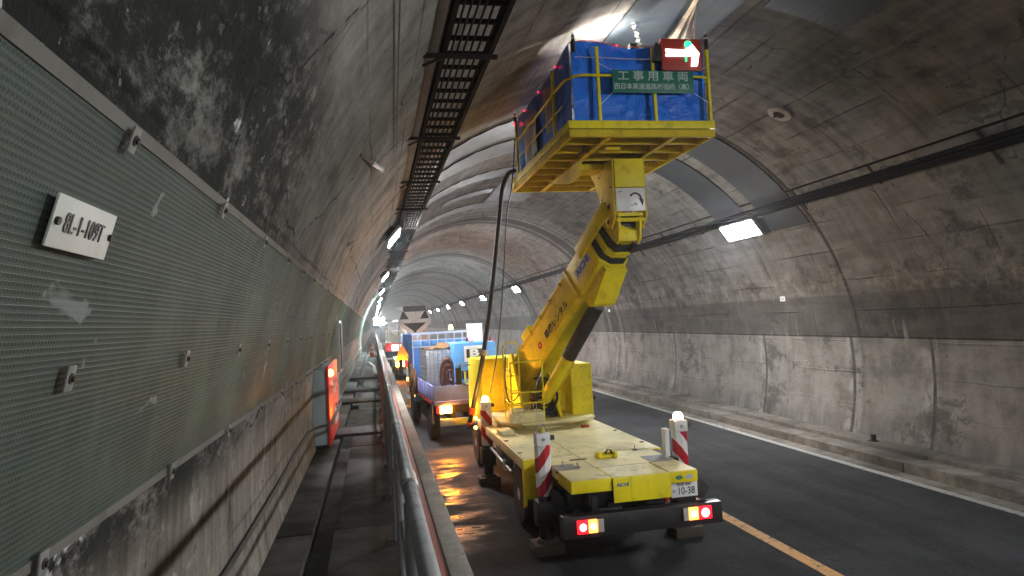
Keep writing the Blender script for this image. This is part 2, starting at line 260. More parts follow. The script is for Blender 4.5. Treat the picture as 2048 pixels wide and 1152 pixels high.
M = dict(
    lining=lining_material(), asphalt=asphalt_material(),
    walk=concrete('walkway_concrete', (0.018, 0.017, 0.0125), (0.056, 0.051, 0.040), stain=0.7, wet=True),
    kerb=concrete('kerb_concrete', (0.12, 0.11, 0.095), (0.27, 0.25, 0.22), stain=0.6),
    ledge=concrete('ledge_concrete', (0.30, 0.28, 0.245), (0.46, 0.43, 0.385), stain=0.2),
    trench=concrete('gutter_mud', (0.02, 0.018, 0.015), (0.05, 0.045, 0.038), stain=0.3, wet=True),
    redpaint=worn_line('worn_red_paint', (0.42, 0.13, 0.085), 0.36),
    orange=worn_line('orange_marking', (0.60, 0.30, 0.08), 0.46), white=worn_line('white_marking', (0.34, 0.335, 0.315), 0.46),
    net=net_material(), wire=paint('net_wire', (0.070, 0.094, 0.074), 0.5, 0, 0.5, scale=3),
    batten=paint('grey_batten', (0.15, 0.145, 0.125), 0.92, 0, 0.5, scale=5),
    galv=paint('galvanised_steel', (0.36, 0.37, 0.375), 0.42, 0.6, 0.4, scale=8),
    rail=paint('railing_steel', (0.27, 0.28, 0.29), 0.55, 0.0, 0.6, (0.05, 0.045, 0.04), 12, 0.2),
    rust=paint('rusty_dark_steel', (0.055, 0.045, 0.04), 0.7, 0.3, 0.6, (0.02, 0.015, 0.012), 7),
    black=paint('black_rubber', (0.018, 0.018, 0.019), 0.55, 0, 0.4, (0.05, 0.045, 0.04), 9),
    sootblack=paint('sooty_cable', (0.012, 0.011, 0.011), 0.9, 0, 0.3, spec=0.1), chassis=paint('dirty_black_chassis', (0.014, 0.014, 0.015), 0.5, 0.2, 0.5, (0.05, 0.045, 0.04), 8),
    bumperblk=paint('black_bumper_paint', (0.022, 0.021, 0.022), 0.4, 0, 0.5, (0.06, 0.055, 0.05), 7),
    yellow=paint('yellow_paint', (0.86, 0.72, 0.014), 0.5, 0, 0.45, (0.24, 0.17, 0.04), 6, spec=0.3),
    yellow_d=paint('weathered_yellow_paint', (0.70, 0.53, 0.03), 0.75, 0, 0.45, (0.16, 0.11, 0.03), 6, spec=0.12),  # darker, less glossy yellow than the main paint
    deck=paint('scuffed_cream_yellow_deck', (0.86, 0.79, 0.42), 0.5, 0, 0.6, (0.26, 0.21, 0.11), 3.5),
    plywood=paint('ochre_floor_boards', (0.32, 0.21, 0.045), 0.65, 0, 0.5, (0.12, 0.08, 0.03), 4),
    white_p=paint('white_paint', (0.78, 0.78, 0.76), 0.4, 0, 0.2), plate=paint('white_plate', (0.80, 0.81, 0.80), 0.35, 0, 0.1),
    dirtywhite=paint('dirty_white_board', (0.56, 0.57, 0.52), 0.55, 0, 0.25, (0.3, 0.3, 0.26), 9),
    paleyellow=paint('pale_sticker_ground', (0.62, 0.62, 0.56), 0.4, 0, 0.15), ink=paint('black_ink', (0.02, 0.02, 0.022), 0.5, 0, 0.0), greyink=paint('faded_ink', (0.10, 0.10, 0.095), 0.6, 0, 0.2),
    blueink=paint('blue_lettering', (0.03, 0.07, 0.38), 0.4, 0, 0.1), redink=paint('red_emblem', (0.62, 0.03, 0.04), 0.4, 0, 0.1),
    paleblue=paint('pale_sticker', (0.45, 0.52, 0.74), 0.4, 0, 0.1), greensticker=paint('green_sticker', (0.08, 0.24, 0.12), 0.4, 0, 0.1),
    tarp=tarp_material('blue_tarpaulin', (0.001, 0.20, 0.92), (0.001, 0.13, 0.72), (0.16, 0.42, 0.92)),
    paper=tarp_material('clear_plastic_sheet', (0.40, 0.38, 0.33), (0.22, 0.21, 0.19), (0.6, 0.6, 0.58)),
    beige=tarp_material('beige_cloth', (0.74, 0.60, 0.43), (0.58, 0.46, 0.33), (0.8, 0.68, 0.5)),
    whitecloth=tarp_material('white_cloth', (0.85, 0.85, 0.82), (0.6, 0.6, 0.58), (0.9, 0.9, 0.88)),
    green=paint('green_sign_panel', (0.012, 0.17, 0.115), 0.45, 0, 0.15, (0.01, 0.08, 0.05)),
    mint=paint('pale_green_lettering', (0.46, 0.60, 0.54), 0.5, 0, 0.1),
    redpanel=paint('red_sign_panel', (0.42, 0.035, 0.02), 0.45, 0, 0.4, (0.20, 0.08, 0.02), 4),
    blue=paint('blue_cabinet_paint', (0.10, 0.33, 0.70), 0.4, 0, 0.2, (0.05, 0.1, 0.2)),
    bed=paint('lilac_blue_truck_bed', (0.30, 0.32, 0.60), 0.5, 0, 0.4, (0.12, 0.10, 0.14), 5),
    darkblue=paint('dark_blue_board', (0.05, 0.15, 0.42), 0.5, 0, 0.3),
    tank=paint('white_tank_plastic', (0.56, 0.60, 0.68), 0.4, 0, 0.2, (0.3, 0.3, 0.34)),
    brown=paint('brown_hose', (0.11, 0.045, 0.03), 0.5, 0, 0.4), soil=paint('brown_sacking', (0.20, 0.11, 0.05), 0.85, 0, 0.5, scale=14, bump=0.8),
    sheet=paint('dark_metal_sheet', (0.030, 0.040, 0.047), 0.6, 0.0, 0.35, (0.05, 0.055, 0.06), 1.5, 0.15),
    silver=paint('silvery_metal_sheet', (0.10, 0.10, 0.098), 0.42, 0.2, 0.8, (0.10, 0.09, 0.085), 2.2, 0.25),
    tray=paint('sooty_cable_ladder', (0.016, 0.014, 0.013), 0.9, 0.0, 0.3, (0.03, 0.024, 0.02), 7, spec=0.1),
    boxgrey=paint('grey_cabinet_paint', (0.34, 0.41, 0.415), 0.45, 0, 0.2, (0.12, 0.13, 0.13), 5),
    red=paint('red_cabinet_paint', (0.80, 0.025, 0.03), 0.35, 0, 0.15), conered=paint('orange_cone', (0.75, 0.10, 0.03), 0.45, 0, 0.2),
    platesteel=paint('dull_plate_steel', (0.22, 0.22, 0.20), 0.7, 0.1, 0.5, scale=20), silverrim=paint('silver_wheel_paint', (0.78, 0.78, 0.79), 0.3, 0.25, 0.25, scale=9), chrome=paint('polished_steel', (0.62, 0.63, 0.64), 0.18, 0.95, 0.25, scale=9), greyframe=paint('grey_lift_frame', (0.42, 0.47, 0.48), 0.45, 0.1, 0.3),
    amberplastic=paint('orange_vinyl', (0.70, 0.27, 0.02), 0.4, 0, 0.25), wood=paint('wood_block', (0.06, 0.046, 0.032), 0.8, 0, 0.5, scale=9, bump=0.4),
    stripe=stripes_material('warning_stripes_rear', 0.34, 1.35, 0.0), stripe_b=stripes_material('warning_stripes_fall', 0.34, -1.35, 0.0),
    L_led=lamp_mat('luminaire_diffuser', (0.975, 0.985, 1.0), L_TUNNEL),
    L_red=lamp_mat('red_tail_lamp', (1.0, 0.008, 0.015), 1.4), L_amb=lamp_mat('amber_lamp', (1.0, 0.28, 0.015), 110), L_tailamb=lamp_mat('amber_tail_lamp', (1.0, 0.30, 0.06), 1.2),
    L_rcore=lamp_mat('red_lamp_core', (1.0, 0.55, 0.5), 1.6), L_acore=lamp_mat('amber_lamp_core', (1.0, 0.86, 0.62), 2.0), L_clear=paint('clear_lens', (0.55, 0.50, 0.48), 0.2, 0, 0.1),
    L_beacon=lamp_mat('amber_beacon', (1.0, 0.48, 0.07), 130), L_beacon2=lamp_mat('warm_beacon', (1.0, 0.70, 0.40), 18), L_yel=lamp_mat('yellow_beacon', (1.0, 0.78, 0.10), 14),
    L_arrow=lamp_mat('white_green_led', (0.90, 1.0, 0.93), 2.0), L_green=lamp_mat('green_led', (0.03, 0.90, 0.28), 0.7),
    L_reddot=lamp_mat('red_led', (1.0, 0.01, 0.04), 2.2), L_flood=lamp_mat('flood_lamp', (0.80, 1.0, 0.98), 260), L_work=lamp_mat('work_lamp', (1.0, 0.93, 0.82), 300),
    L_board=lamp_mat('lit_white_board', (1.0, 0.93, 0.86), 0.9), L_ind=lamp_mat('red_orange_indicator', (1.0, 0.24, 0.03), 16), L_blk=lamp_mat('amber_clearance_lamp', (1.0, 0.42, 0.06), 5),
    lens=paint('yellow_lens', (0.72, 0.62, 0.08), 0.2, 0, 0.1),
)

# ------------------------------------------------------------------ mesh helpers
WL = {}
class MB:
    def __init__(s): s.v = []; s.f = []; s.uv = None
    def add(s, vs, fs):
        k = len(s.v); s.v += [tuple(x) for x in vs]; s.f += [tuple(i+k for i in f) for f in fs]; return s
    def box(s, x0, x1, y0, y1, z0, z1, T=None):
        vs = [Vector((x, y, z)) for x in (x0, x1) for y in (y0, y1) for z in (z0, z1)]
        if T is not None: vs = [T @ q for q in vs]
        return s.add(vs, [(0, 1, 3, 2), (4, 6, 7, 5), (0, 4, 5, 1), (2, 3, 7, 6), (0, 2, 6, 4), (1, 5, 7, 3)])
    def tube(s, pts, r, n=8, closed=False):
        pts = [Vector(p) for p in pts]; N = len(pts); rs = r if isinstance(r, (list, tuple)) else [r]*N
        t0 = (pts[1]-pts[0]).normalized(); a = t0.orthogonal().normalized(); rings = []
        for i in range(N):
            t = (pts[min(i+1, N-1)] - pts[max(i-1, 0)]).normalized()
            a = (a - a.dot(t)*t); a = a.normalized() if a.length > 1e-6 else t.orthogonal().normalized(); b = t.cross(a)
            rings.append([pts[i] + rs[i]*(a*math.cos(2*math.pi*k/n) + b*math.sin(2*math.pi*k/n)) for k in range(n)])
        vs = [q for rg in rings for q in rg]; fs = []
        for i in range(N-1):
            for k in range(n): fs.append((i*n+k, i*n+(k+1) % n, (i+1)*n+(k+1) % n, (i+1)*n+k))
        fs.append(tuple(range(n-1, -1, -1))); fs.append(tuple((N-1)*n+k for k in range(n)))
        return s.add(vs, fs)
    def bar(s, p, q, w, h=None, up=(0, 0, 1)):
        """rectangular bar between two points"""
        p = Vector(p); q = Vector(q); h = h or w; d = (q-p); L = d.length; d.normalize(); up = Vector(up)
        if abs(d.dot(up)) > 0.98: up = Vector((0, 1, 0))
        x = d.cross(up).normalized(); z = x.cross(d)
        T = Matrix.Translation(p) @ Matrix((x, d, z)).transposed().to_4x4()
        return s.box(-w/2, w/2, 0, L, -h/2, h/2, T)
    def prism(s, poly, T, d0, d1):
        """2-D outline (u, v) in the frame T (columns: u, v, depth), extruded from d0 to d1"""
        n = len(poly); vs = [T @ Vector((a, b, d)) for d in (d0, d1) for a, b in poly]
        fs = [tuple(range(n-1, -1, -1)), tuple(range(n, 2*n))] + [(i, (i+1) % n, n+(i+1) % n, n+i) for i in range(n)]
        return s.add(vs, fs)
    def lathe(s, prof, c, axis='Z', n=24):
        """profile (r, h) turned about an axis through c"""
        vs = []; m = len(prof)
        for k in range(n):
            a = 2*math.pi*k/n
            for r, h in prof:
                q = {'Z': (r*math.cos(a), r*math.sin(a), h), 'X': (h, r*math.cos(a), r*math.sin(a)), 'Y': (r*math.sin(a), h, r*math.cos(a))}[axis]
                vs.append(Vector(c)+Vector(q))
        fs = [(k*m+j, ((k+1) % n)*m+j, ((k+1) % n)*m+j+1, k*m+j+1) for k in range(n) for j in range(m-1)]
        fs.append(tuple(k*m for k in range(n-1, -1, -1))); fs.append(tuple(k*m+m-1 for k in range(n)))
        return s.add(vs, fs)
    def build(s, name, mat, parent=None, bevel=0.0, smooth=False, local=False):
        off = Vector((0, 0, 0)) if (parent is None or local) else WL.get(parent.name, Vector((0, 0, 0)))
        me = bpy.data.meshes.new(name); me.from_pydata([tuple(Vector(q)-off) for q in s.v], [], s.f)
        bm = bmesh.new(); bm.from_mesh(me); bmesh.ops.recalc_face_normals(bm, faces=bm.faces)
        if bevel:
            es = [e for e in bm.edges if len(e.link_faces) == 2 and e.calc_face_angle(0) > 0.6]
            bmesh.ops.bevel(bm, geom=es, offset=bevel, segments=2, profile=0.6, affect='EDGES', clamp_overlap=True)
        bm.to_mesh(me); bm.free()
        if smooth or bevel:
            me.shade_smooth(); me.set_sharp_from_angle(angle=R(38))
        me.materials.append(M[mat] if isinstance(mat, str) else mat)
        if s.uv is not None:
            l = me.uv_layers.new(name='UVMap')
            for lp in me.loops: l.data[lp.index].uv = s.uv[lp.vertex_index]
        o = bpy.data.objects.new(name, me); COL.objects.link(o)
        if parent is not None: o.parent = parent; WL[o.name] = WL.get(parent.name, Vector((0, 0, 0)))
        else: WL[o.name] = Vector((0, 0, 0))
        return o
def tag(o, label=None, cat=None, group=None, kind=None):
    for k, v in (('label', label), ('category', cat), ('group', group), ('kind', kind)):
        if v: o[k] = v
    return o
def empty(name, loc, label, cat, group=None, rz=0.0):
    o = bpy.data.objects.new(name, None); COL.objects.link(o); o.location = loc; o.rotation_euler = (0, 0, rz); o.empty_display_size = 0.2
    WL[o.name] = Vector(loc); return tag(o, label, cat, group)
def dup(o, parent=None):
    c = o.copy(); COL.objects.link(c)
    if parent is not None: c.parent = parent
    for ch in list(o.children): dup(ch, c)
    return c
def lettering(body, size, mat, parent, org, xd, yd, name='lettering', depth=0.003, sx=1.0, local=False, align='CENTER', bold=0.0):
    """flat raised characters: org is the centre of the text, xd its reading direction, yd its up direction"""
    cu = bpy.data.curves.new(name, 'FONT'); cu.body = body; cu.size = size; cu.align_x = align; cu.align_y = 'CENTER'; cu.extrude = depth/2; cu.offset = bold; cu.resolution_u = 3
    t = bpy.data.objects.new(name, cu); COL.objects.link(t)
    dg = bpy.context.evaluated_depsgraph_get(); me = bpy.data.meshes.new_from_object(t.evaluated_get(dg))
    bpy.data.objects.remove(t); bpy.data.curves.remove(cu)
    xd = Vector(xd).normalized(); yd = Vector(yd); yd = (yd - yd.dot(xd)*xd).normalized(); zd = xd.cross(yd)
    off = Vector((0, 0, 0)) if local else WL.get(parent.name, Vector((0, 0, 0)))
    T = Matrix.Translation(Vector(org)-off) @ Matrix((xd*sx, yd, zd)).transposed().to_4x4()
    me.transform(T); me.materials.clear(); me.materials.append(M[mat]); me.name = name
    o = bpy.data.objects.new(name, me); COL.objects.link(o); o.parent = parent; WL[o.name] = WL.get(parent.name, Vector((0, 0, 0)))
    return o
def spline(pts, n=8):
    """Catmull-Rom through points"""
    P = [Vector(p) for p in pts]; P = [P[0]*2-P[1]] + P + [P[-1]*2-P[-2]]; out = []
    for i in range(1, len(P)-2):
        for k in range(n):
            t = k/n; a, b, c, d = P[i-1:i+3]
            out.append(0.5*((2*b) + (c-a)*t + (2*a-5*b+4*c-d)*t*t + (3*b-a-3*c+d)*t**3))
    out.append(P[-2]); return out

# ------------------------------------------------------------------ the setting
Y0, Y1 = -32.0, 900.0
b = MB(); ns = 96; s0, s1 = s_of_z(-0.1, -1), s_of_z(-0.1, 1); ys = [Y0 + 4*i for i in range(60)] + [208.0+40*i for i in range(18)]; b.uv = []
for th in (0.0, 0.45):
    for y in ys:
        for i in range(ns+1):
            s_ = s0+(s1-s0)*i/ns; x, z = arch(s_, -th); b.v.append((x, y, z)); b.uv.append((s_, y))
m_ = ns+1; N_ = len(ys)*m_
for j in range(len(ys)-1):
    for i in range(ns):
        k = j*m_+i; b.f.append((k, k+1, k+m_+1, k+m_)); b.f.append((N_+k, N_+k+m_, N_+k+m_+1, N_+k+1))
lining = b.build('tunnel_lining', 'lining', smooth=True)
tag(lining, 'stained grey concrete lining arching over the whole tunnel', 'tunnel')

def arc_sheet(mb, sa, sb, ya, yb, inset=0.03, thick=0.02, n=24, wav=0.0):
    vs = []; fs = []
    for ins in (inset, inset-thick):
        for i in range(n+1):
            for y in (ya, yb):
                x, z = arch(sa+(sb-sa)*i/n, ins + (wav*math.sin(i*2.3+y) if ins == inset else 0)); vs.append((x, y, z))
    k = 2*(n+1)
    for i in range(n):
        a = 2*i; fs += [(a, a+1, a+3, a+2), (k+a, k+a+2, k+a+3, k+a+1), (a, a+2, k+a+2, k+a), (a+1, k+a+1, k+a+3, a+3)]
    fs += [(0, k, k+1, 1), (2*n, 2*n+1, k+2*n+1, k+2*n)]
    mb.add(vs, fs)
# metal sheets fixed round the arch: each patch is one part of the lining
def sheet(sa, sb, ya, yb, mat, wav=0.0, name='cover_sheet'):
    q = MB(); arc_sheet(q, sa, sb, ya, yb, wav=wav); return q.build(name, mat, lining, smooth=True)
sheet(0.9, 5.0, 12.2, 13.45, 'sheet'); sheet(0.9, 4.6, 13.95, 15.2, 'sheet'); sheet(4.62, 5.0, 13.47, 15.2, 'sheet')
sheet(-3.3, 0.85, 12.2, 13.5, 'silver', 0.008); sheet(-3.3, 0.85, 13.9, 15.2, 'silver', 0.008)
sheet(-3.1, 0.2, 16.9, 17.9, 'silver', 0.01); sheet(-0.6, 0.7, 17.95, 22.0, 'silver', 0.01); sheet(-2.9, 0.0, 22.05, 23.2, 'silver', 0.01)
sheet(-2.2, -0.65, 19.6, 20.3, 'silver', 0.006)
sheet(-0.95, 0.5, 7.75, 9.4, 'sheet', 0.004); sheet(0.78, 1.9, 6.9, 7.85, 'sheet', 0.004)
for y, dz in ((14.4, 0.16), (19.3, 0.2), (21.6, 0.2), (24.2, 0.2), (31.0, 0.25)):
    x, z = arch(-0.2 + 0.1*math.sin(y), 0.0); q = MB(); q.tube([(x, y, z), (x, y, z-dz), (x+0.12, y, z-dz-0.05)], 0.012, 6); q.build('anchor_hook', 'rust', lining)

WZ = 1.1
b = MB(); b.box(0.58, 8.0, Y0, Y1, -0.2, 0.0); road = b.build('road', 'asphalt'); tag(road, 'dark grey asphalt road through the tunnel, wet on its left side', 'road', kind='structure')
b = MB(); b.box(4.445, 4.605, Y0, 7.5+200, 0.001, 0.004); tag(b.build('centre_marking', 'orange'), 'solid worn orange line down the middle of the road', 'road marking', kind='structure')
b = MB(); b.box(7.86, 8.0, Y0, Y1, 0.001, 0.004); tag(b.build('edge_marking', 'white'), 'worn white line along the right road edge', 'road marking', kind='structure')
b = MB()
for i, y in enumerate([Y0+3.0*k for k in range(70)]):
    e = rnd.uniform(-0.012, 0.012)
    b.box(8.004, 8.26, y+0.006, y+2.994, -0.2, 0.012)
    b.box(8.264, 8.70+e, y+0.008, y+2.992, -0.2, 0.17+e)
    b.box(8.704+e, 9.45, y+0.008, y+2.992, -0.2, 0.235+e*0.5)
kb = b.build('kerb', 'kerb', bevel=0.02); tag(kb, 'stepped stained concrete kerb along the foot of the right wall', 'kerb', kind='structure')
# walkway slab with gutter, seams and ledge
b = MB(); y = -4.0
for k in range(60):
    ln = 4.2 if k else 6.0
    b.box(-1.5, -0.585, y, y+ln-0.02, 0.0, WZ-0.012 + rnd.uniform(-0.008, 0.008)); b.box(-0.40, 0.215, y, y+ln-0.02, 0.0, WZ+rnd.uniform(-0.006, 0.006)); y += ln
wk = b.build('walkway', 'walk', bevel=0.012); tag(wk, 'raised dark damp concrete walkway along the left wall', 'walkway', kind='structure')
b = MB(); b.box(-0.60, -0.38, -4, 240, 0.0, WZ-0.14); tag(b.build('walkway_gutter', 'trench'), 'dark muddy drain slot along the raised walkway', 'gutter', kind='structure')
b = MB(); y = -4.0
for k in range(40):
    b.box(0.425, 0.58, y, y+5.98, -0.1, WZ+0.03+rnd.uniform(-0.006, 0.006)); y += 6.0
lg = b.build('walkway_ledge', 'ledge', bevel=0.015); tag(lg, 'pale concrete coping between the railing and the drop to the road', 'kerb', kind='structure')
b = MB(); b.box(0.22, 0.42, -4, 240, 0.0, WZ+0.012); tag(b.build('walkway_red_strip', 'redpaint'), 'worn reddish painted strip beside the railing', 'marking', kind='structure')  # uneven reddish colour along the outer walkway edge
for i, (y, c) in enumerate(((11.35, 0), (16.2, 0), (19.0, 1), (23.5, 0))):
    b = MB(); b.box(-0.84, 0.06, y, y+0.85, WZ, WZ+0.045)
    for k in range(5): b.box(-0.84+0.2*k, -0.82+0.2*k, y+0.02, y+0.83, WZ+0.045, WZ+0.05)
    o = b.build('gutter_cover', 'walk', bevel=0.008)
    tag(o, ['flat concrete cover slab across the walkway just beyond the red cabinet', 'second concrete cover slab across the walkway past the red cabinet', 'third concrete cover slab along the walkway, near white pipe', 'farthest concrete cover slab across the walkway'][i], 'cover slab', 'cover slabs across the walkway')

# ------------------------------------------------------------------ left wall: net, battens, sign, cables, cabinet
S_TOP, S_BOT = s_of_z(3.33, -1), s_of_z(2.27, -1)
def wallp(z, inset=0.0):
    return arch(s_of_z(z, -1), inset)
net = empty('wall_net', (-0.7, 0.5, 2.27), 'long dark green grey mesh sheet bolted along the left wall', 'netting')
b = MB(); arc_sheet(b, S_BOT, S_TOP, 0.2, 150.0, 0.012, 0.010, 10); b.build('backing_sheet', 'net', net, smooth=True)
b = MB(); zs = [2.27+0.015*i for i in range(71)]
def wallpt(z, ins):
    x, z2 = arch(s_of_z(z, -1), ins); return x, z2
for i, z in enumerate(zs):
    x, zz = wallpt(z, 0.0135); w_ = 0.0007 + 0.0002*math.sin(i*1.7)
    b.add([(x, 0.7, zz-w_), (x, 0.7, zz+w_), (x, 9.0, zz+w_), (x, 9.0, zz-w_), (x-0.003, 0.7, zz-w_), (x-0.003, 0.7, zz+w_), (x-0.003, 9.0, zz+w_), (x-0.003, 9.0, zz-w_)],
          [(0, 3, 2, 1), (4, 5, 6, 7), (0, 1, 5, 4), (3, 7, 6, 2)])
for k in range(int((6.0-0.7)/0.015)):
    y = 0.7+0.015*k; vs = []
    for i in range(8):
        x, zz = wallpt(2.27+1.05*i/7, 0.0132); vs += [(x, y-0.001, zz), (x, y+0.001, zz)]
    b.add(vs, [(2*i, 2*i+1, 2*i+3, 2*i+2) for i in range(7)])
b.build('wire_mesh', 'wire', net)
for (za, zb, nm, yend) in ((3.31, 3.342, 'top_batten', 150.0), (2.255, 2.285, 'bottom_batten', 150.0)):
    b = MB(); arc_sheet(b, s_of_z(za, -1), s_of_z(zb, -1), 0.2, yend, 0.017, 0.005, 3); b.build(nm, 'batten', net)
def wall_frame(y, z, inset=0.03):
    """frame on the left wall: columns along the wall (+Y reading left to right from inside the tunnel), up the wall, out of the wall"""
    s_ = s_of_z(z, -1); x, zz = arch(s_, inset); a = s_/RAD; out = Vector((-math.sin(a), 0, -math.cos(a))); yv = Vector((0, 1, 0)); up = out.cross(yv)
    if up.z < 0: up = -up
    return Matrix.Translation((x, y, zz)) @ Matrix((yv, up, out)).transposed().to_4x4()
def anchor_plate(y, z):
    T = wall_frame(y, z); q = MB(); q.box(-0.024, 0.024, -0.032, 0.032, 0, 0.006, T); p = q.build('anchor_plate', 'platesteel', net, bevel=0.003)
    q = MB(); vs = []
    ring = [(0.014*math.cos(k*math.pi/6), 0.014*math.sin(k*math.pi/6)) for k in range(12)]; q.prism(ring, T, 0.0063, 0.009)
    hexa = [(0.008*math.cos(k*math.pi/3), 0.008*math.sin(k*math.pi/3)) for k in range(6)]; q.prism(hexa, T, 0.009, 0.016); q.build('anchor_bolt', 'rust', p)
for z, ys_ in ((3.30, [1.85+1.06*k for k in range(12)]), (2.72, [1.89+1.09*k for k in range(12)]), (2.27, [1.93+1.12*k for k in range(12)])):
    for y in ys_: anchor_plate(y, z)

sg = empty('wall_sign', (-0.62, 1.83, 3.07), 'small white board reading 8L-1-109T bolted to the mesh on the left wall', 'sign')
T = wall_frame(1.74, 3.065, 0.03)
b = MB(); b.box(-0.162, 0.162, -0.057, 0.057, 0, 0.006, T); b.build('board', 'dirtywhite', sg, bevel=0.002)
R3 = T.to_3x3(); lettering('8L-1-109T', 0.063, 'greyink', sg, T @ Vector((-0.005, 0.0, 0.0085)), R3.col[0], R3.col[1], sx=0.80)
for a in (-0.146, 0.149):
    b = MB(); b.prism([(a+0.009*math.cos(k*math.pi/4), 0.009*math.sin(k*math.pi/4)) for k in range(8)], T, 0.0062, 0.014); b.build('bolt', 'black', sg)

b = MB(); pts = [(arch(s_of_z(1.47+0.015*math.sin(y*0.9), -1), 0.02)[0], y, 1.47+0.015*math.sin(y*0.9)) for y in [0.5+0.5*k for k in range(19)]] + [(-0.80, 10.15, 1.45), (-0.66, 10.25, 1.46), (-0.64, 10.4, 1.47), (-0.64, 13.0, 1.47), (-0.70, 13.3, 1.48)] + [(arch(s_of_z(1.5, -1), 0.02)[0], y, 1.5) for y in (13.8, 16, 20, 26, 34, 50)]
b.tube(pts, 0.018, 8); tag(b.build('wall_cable', 'rust', smooth=True), 'brown cable running low along the left wall and strapped over the grey cabinet', 'cable')

cb = empty('hydrant_cabinet', (-0.78, 10.3, WZ), 'grey wall cabinet with a bright red front and glowing orange lamp on the walkway', 'cabinet')
b = MB(); b.box(-0.95, -0.70, 10.33, 12.60, WZ+0.06, 2.22); b.build('housing', 'boxgrey', cb, bevel=0.01)
b = MB(); b.box(-0.697, -0.665, 10.30, 12.65, WZ+0.04, 2.27); fr = b.build('door', 'red', cb, bevel=0.006)
b = MB(); b.box(-0.662, -0.640, 11.8, 11.92, 1.5, 1.6); b.build('handle', 'chrome', fr)
b = MB(); b.box(-0.6635, -0.661, 11.5, 12.4, 1.27, 1.55); b.build('instruction_label', 'plate', fr)
lettering('消火栓', 0.30, 'plate', fr, (-0.6625, 11.6, 1.86), (0, 1, 0), (0, 0, 1))
b = MB(); b.lathe([(0.0, 0.0), (0.055, 0.0), (0.05, 0.03), (0.03, 0.05), (0.0, 0.055)], (-0.664, 10.55, 2.16), 'X', 16); b.build('indicator_lamp', 'L_ind', cb, smooth=True)
b = MB(); b.lathe([(0.0, 0.0), (0.05, 0.0), (0.05, 0.02), (0.0, 0.03)], (-0.664, 10.75, 1.98), 'X', 12); b.build('call_button', 'plate', cb)
b = MB(); b.box(-0.95, -0.74, 10.4, 12.55, WZ, WZ+0.058); b.build('plinth', 'walk', cb)
cn = empty('wall_cabinet', (-0.8, 14.2, 1.9), 'narrow dark olive cabinet on the left wall beyond the red cabinet', 'cabinet')
b = MB(); b.box(-0.95, -0.66, 14.0, 14.9, 1.95, 2.95); b.build('housing', 'boxgrey', cn, bevel=0.01)  # plain upright box with a dark front
b = MB(); b.box(-0.658, -0.640, 14.05, 14.85, 2.0, 2.9); b.build('door', 'rust', cn, bevel=0.004)

# overhead wire and stay rod on the left haunch
b = MB()
pts = [(arch(s_of_z(4.0+0.12*k, -1), 0.01)[0]+0.02, 3.2+0.42*k, 4.0+0.12*k) for k in range(0, 1)]
wp = []
for k in range(20):
    y = 3.2+0.27*k; s_ = -3.85 - 0.02*k*0; x, z = arch(-4.62+0.012*k, 0.03); wp.append((x, y, z))
b.tube(wp, 0.007, 6); tag(b.build('drop_wire', 'black'), 'thin black wire running along the left haunch of the vault', 'wire')
sr = empty('stay_rod', (0.0, 7.0, 4.4), 'short thin grey rod sticking out of the left haunch below the wire', 'rod')
p0 = Vector(arch(s_of_z(4.36, -1))[:1] + (6.4, 4.36)); p1 = Vector((0.16, 7.9, 4.55))
b = MB(); b.tube([p0, p0.lerp(p1, 0.55)], 0.014, 8); b.build('rod', 'rust', sr)
b = MB(); b.tube([p0.lerp(p1, 0.5), p1], 0.024, 10); b.build('sleeve', 'galv', sr)
b = MB(); b.lathe([(0, -0.03), (0.03, -0.03), (0.03, 0.03), (0, 0.03)], p1, 'Z', 12); b.build('end_cap', 'galv', sr)

# ------------------------------------------------------------------ railing
rl = empty('guard_railing', (0.09, 0.4, WZ), 'grey steel pipe railing along the outer edge of the walkway', 'railing')
b = MB(); b.tube([(0.112, 0.3+0.5*k, 2.155+0.004*math.sin(k)) for k in range(250)], 0.029, 14); b.build('top_rail', 'rail', rl, smooth=True)
b = MB(); b.tube([(0.115, 0.3, 1.66), (0.115, 125, 1.66)], 0.02, 10); b.build('middle_rail', 'rail', rl, smooth=True)
for k in range(36):
    y = 2.66+1.505*k
    if y < 0.5: continue
    b = MB(); b.tube([(0.11, y, WZ), (0.112, y, 2.14)], 0.034, 10); p = b.build('post', 'rail', rl, smooth=True)
    if k < 14:
        b = MB(); b.box(0.04, 0.17, y-0.07, y+0.07, WZ, WZ+0.014)
        for sx in (-0.042, 0.042): b.lathe([(0, 0), (0.009, 0), (0.009, 0.024), (0, 0.026)], (0.105+sx, y-0.05, WZ+0.014), 'Z', 6)
        b.build('base_plate', 'rust', p)
for y in (2.95, 4.6, 7.4, 10.4, 13.4):
    b = MB(); b.lathe([(0.030, -0.10), (0.036, -0.095), (0.036, 0.095), (0.030, 0.10)], (0.112, y, 2.155), 'Y', 16); b.build('coupling_sleeve', 'galv', rl, smooth=True)
b = MB(); b.tube(spline([(-0.02, 20.4, 1.45), (-0.05, 20.5, 1.62), (-0.12, 21.2, 1.66), (-0.2, 22.2, 1.66)]), 0.05, 10)
tag(b.build('white_pipe', 'white_p', smooth=True), 'short bent white pipe lying by the railing on the walkway', 'pipe')

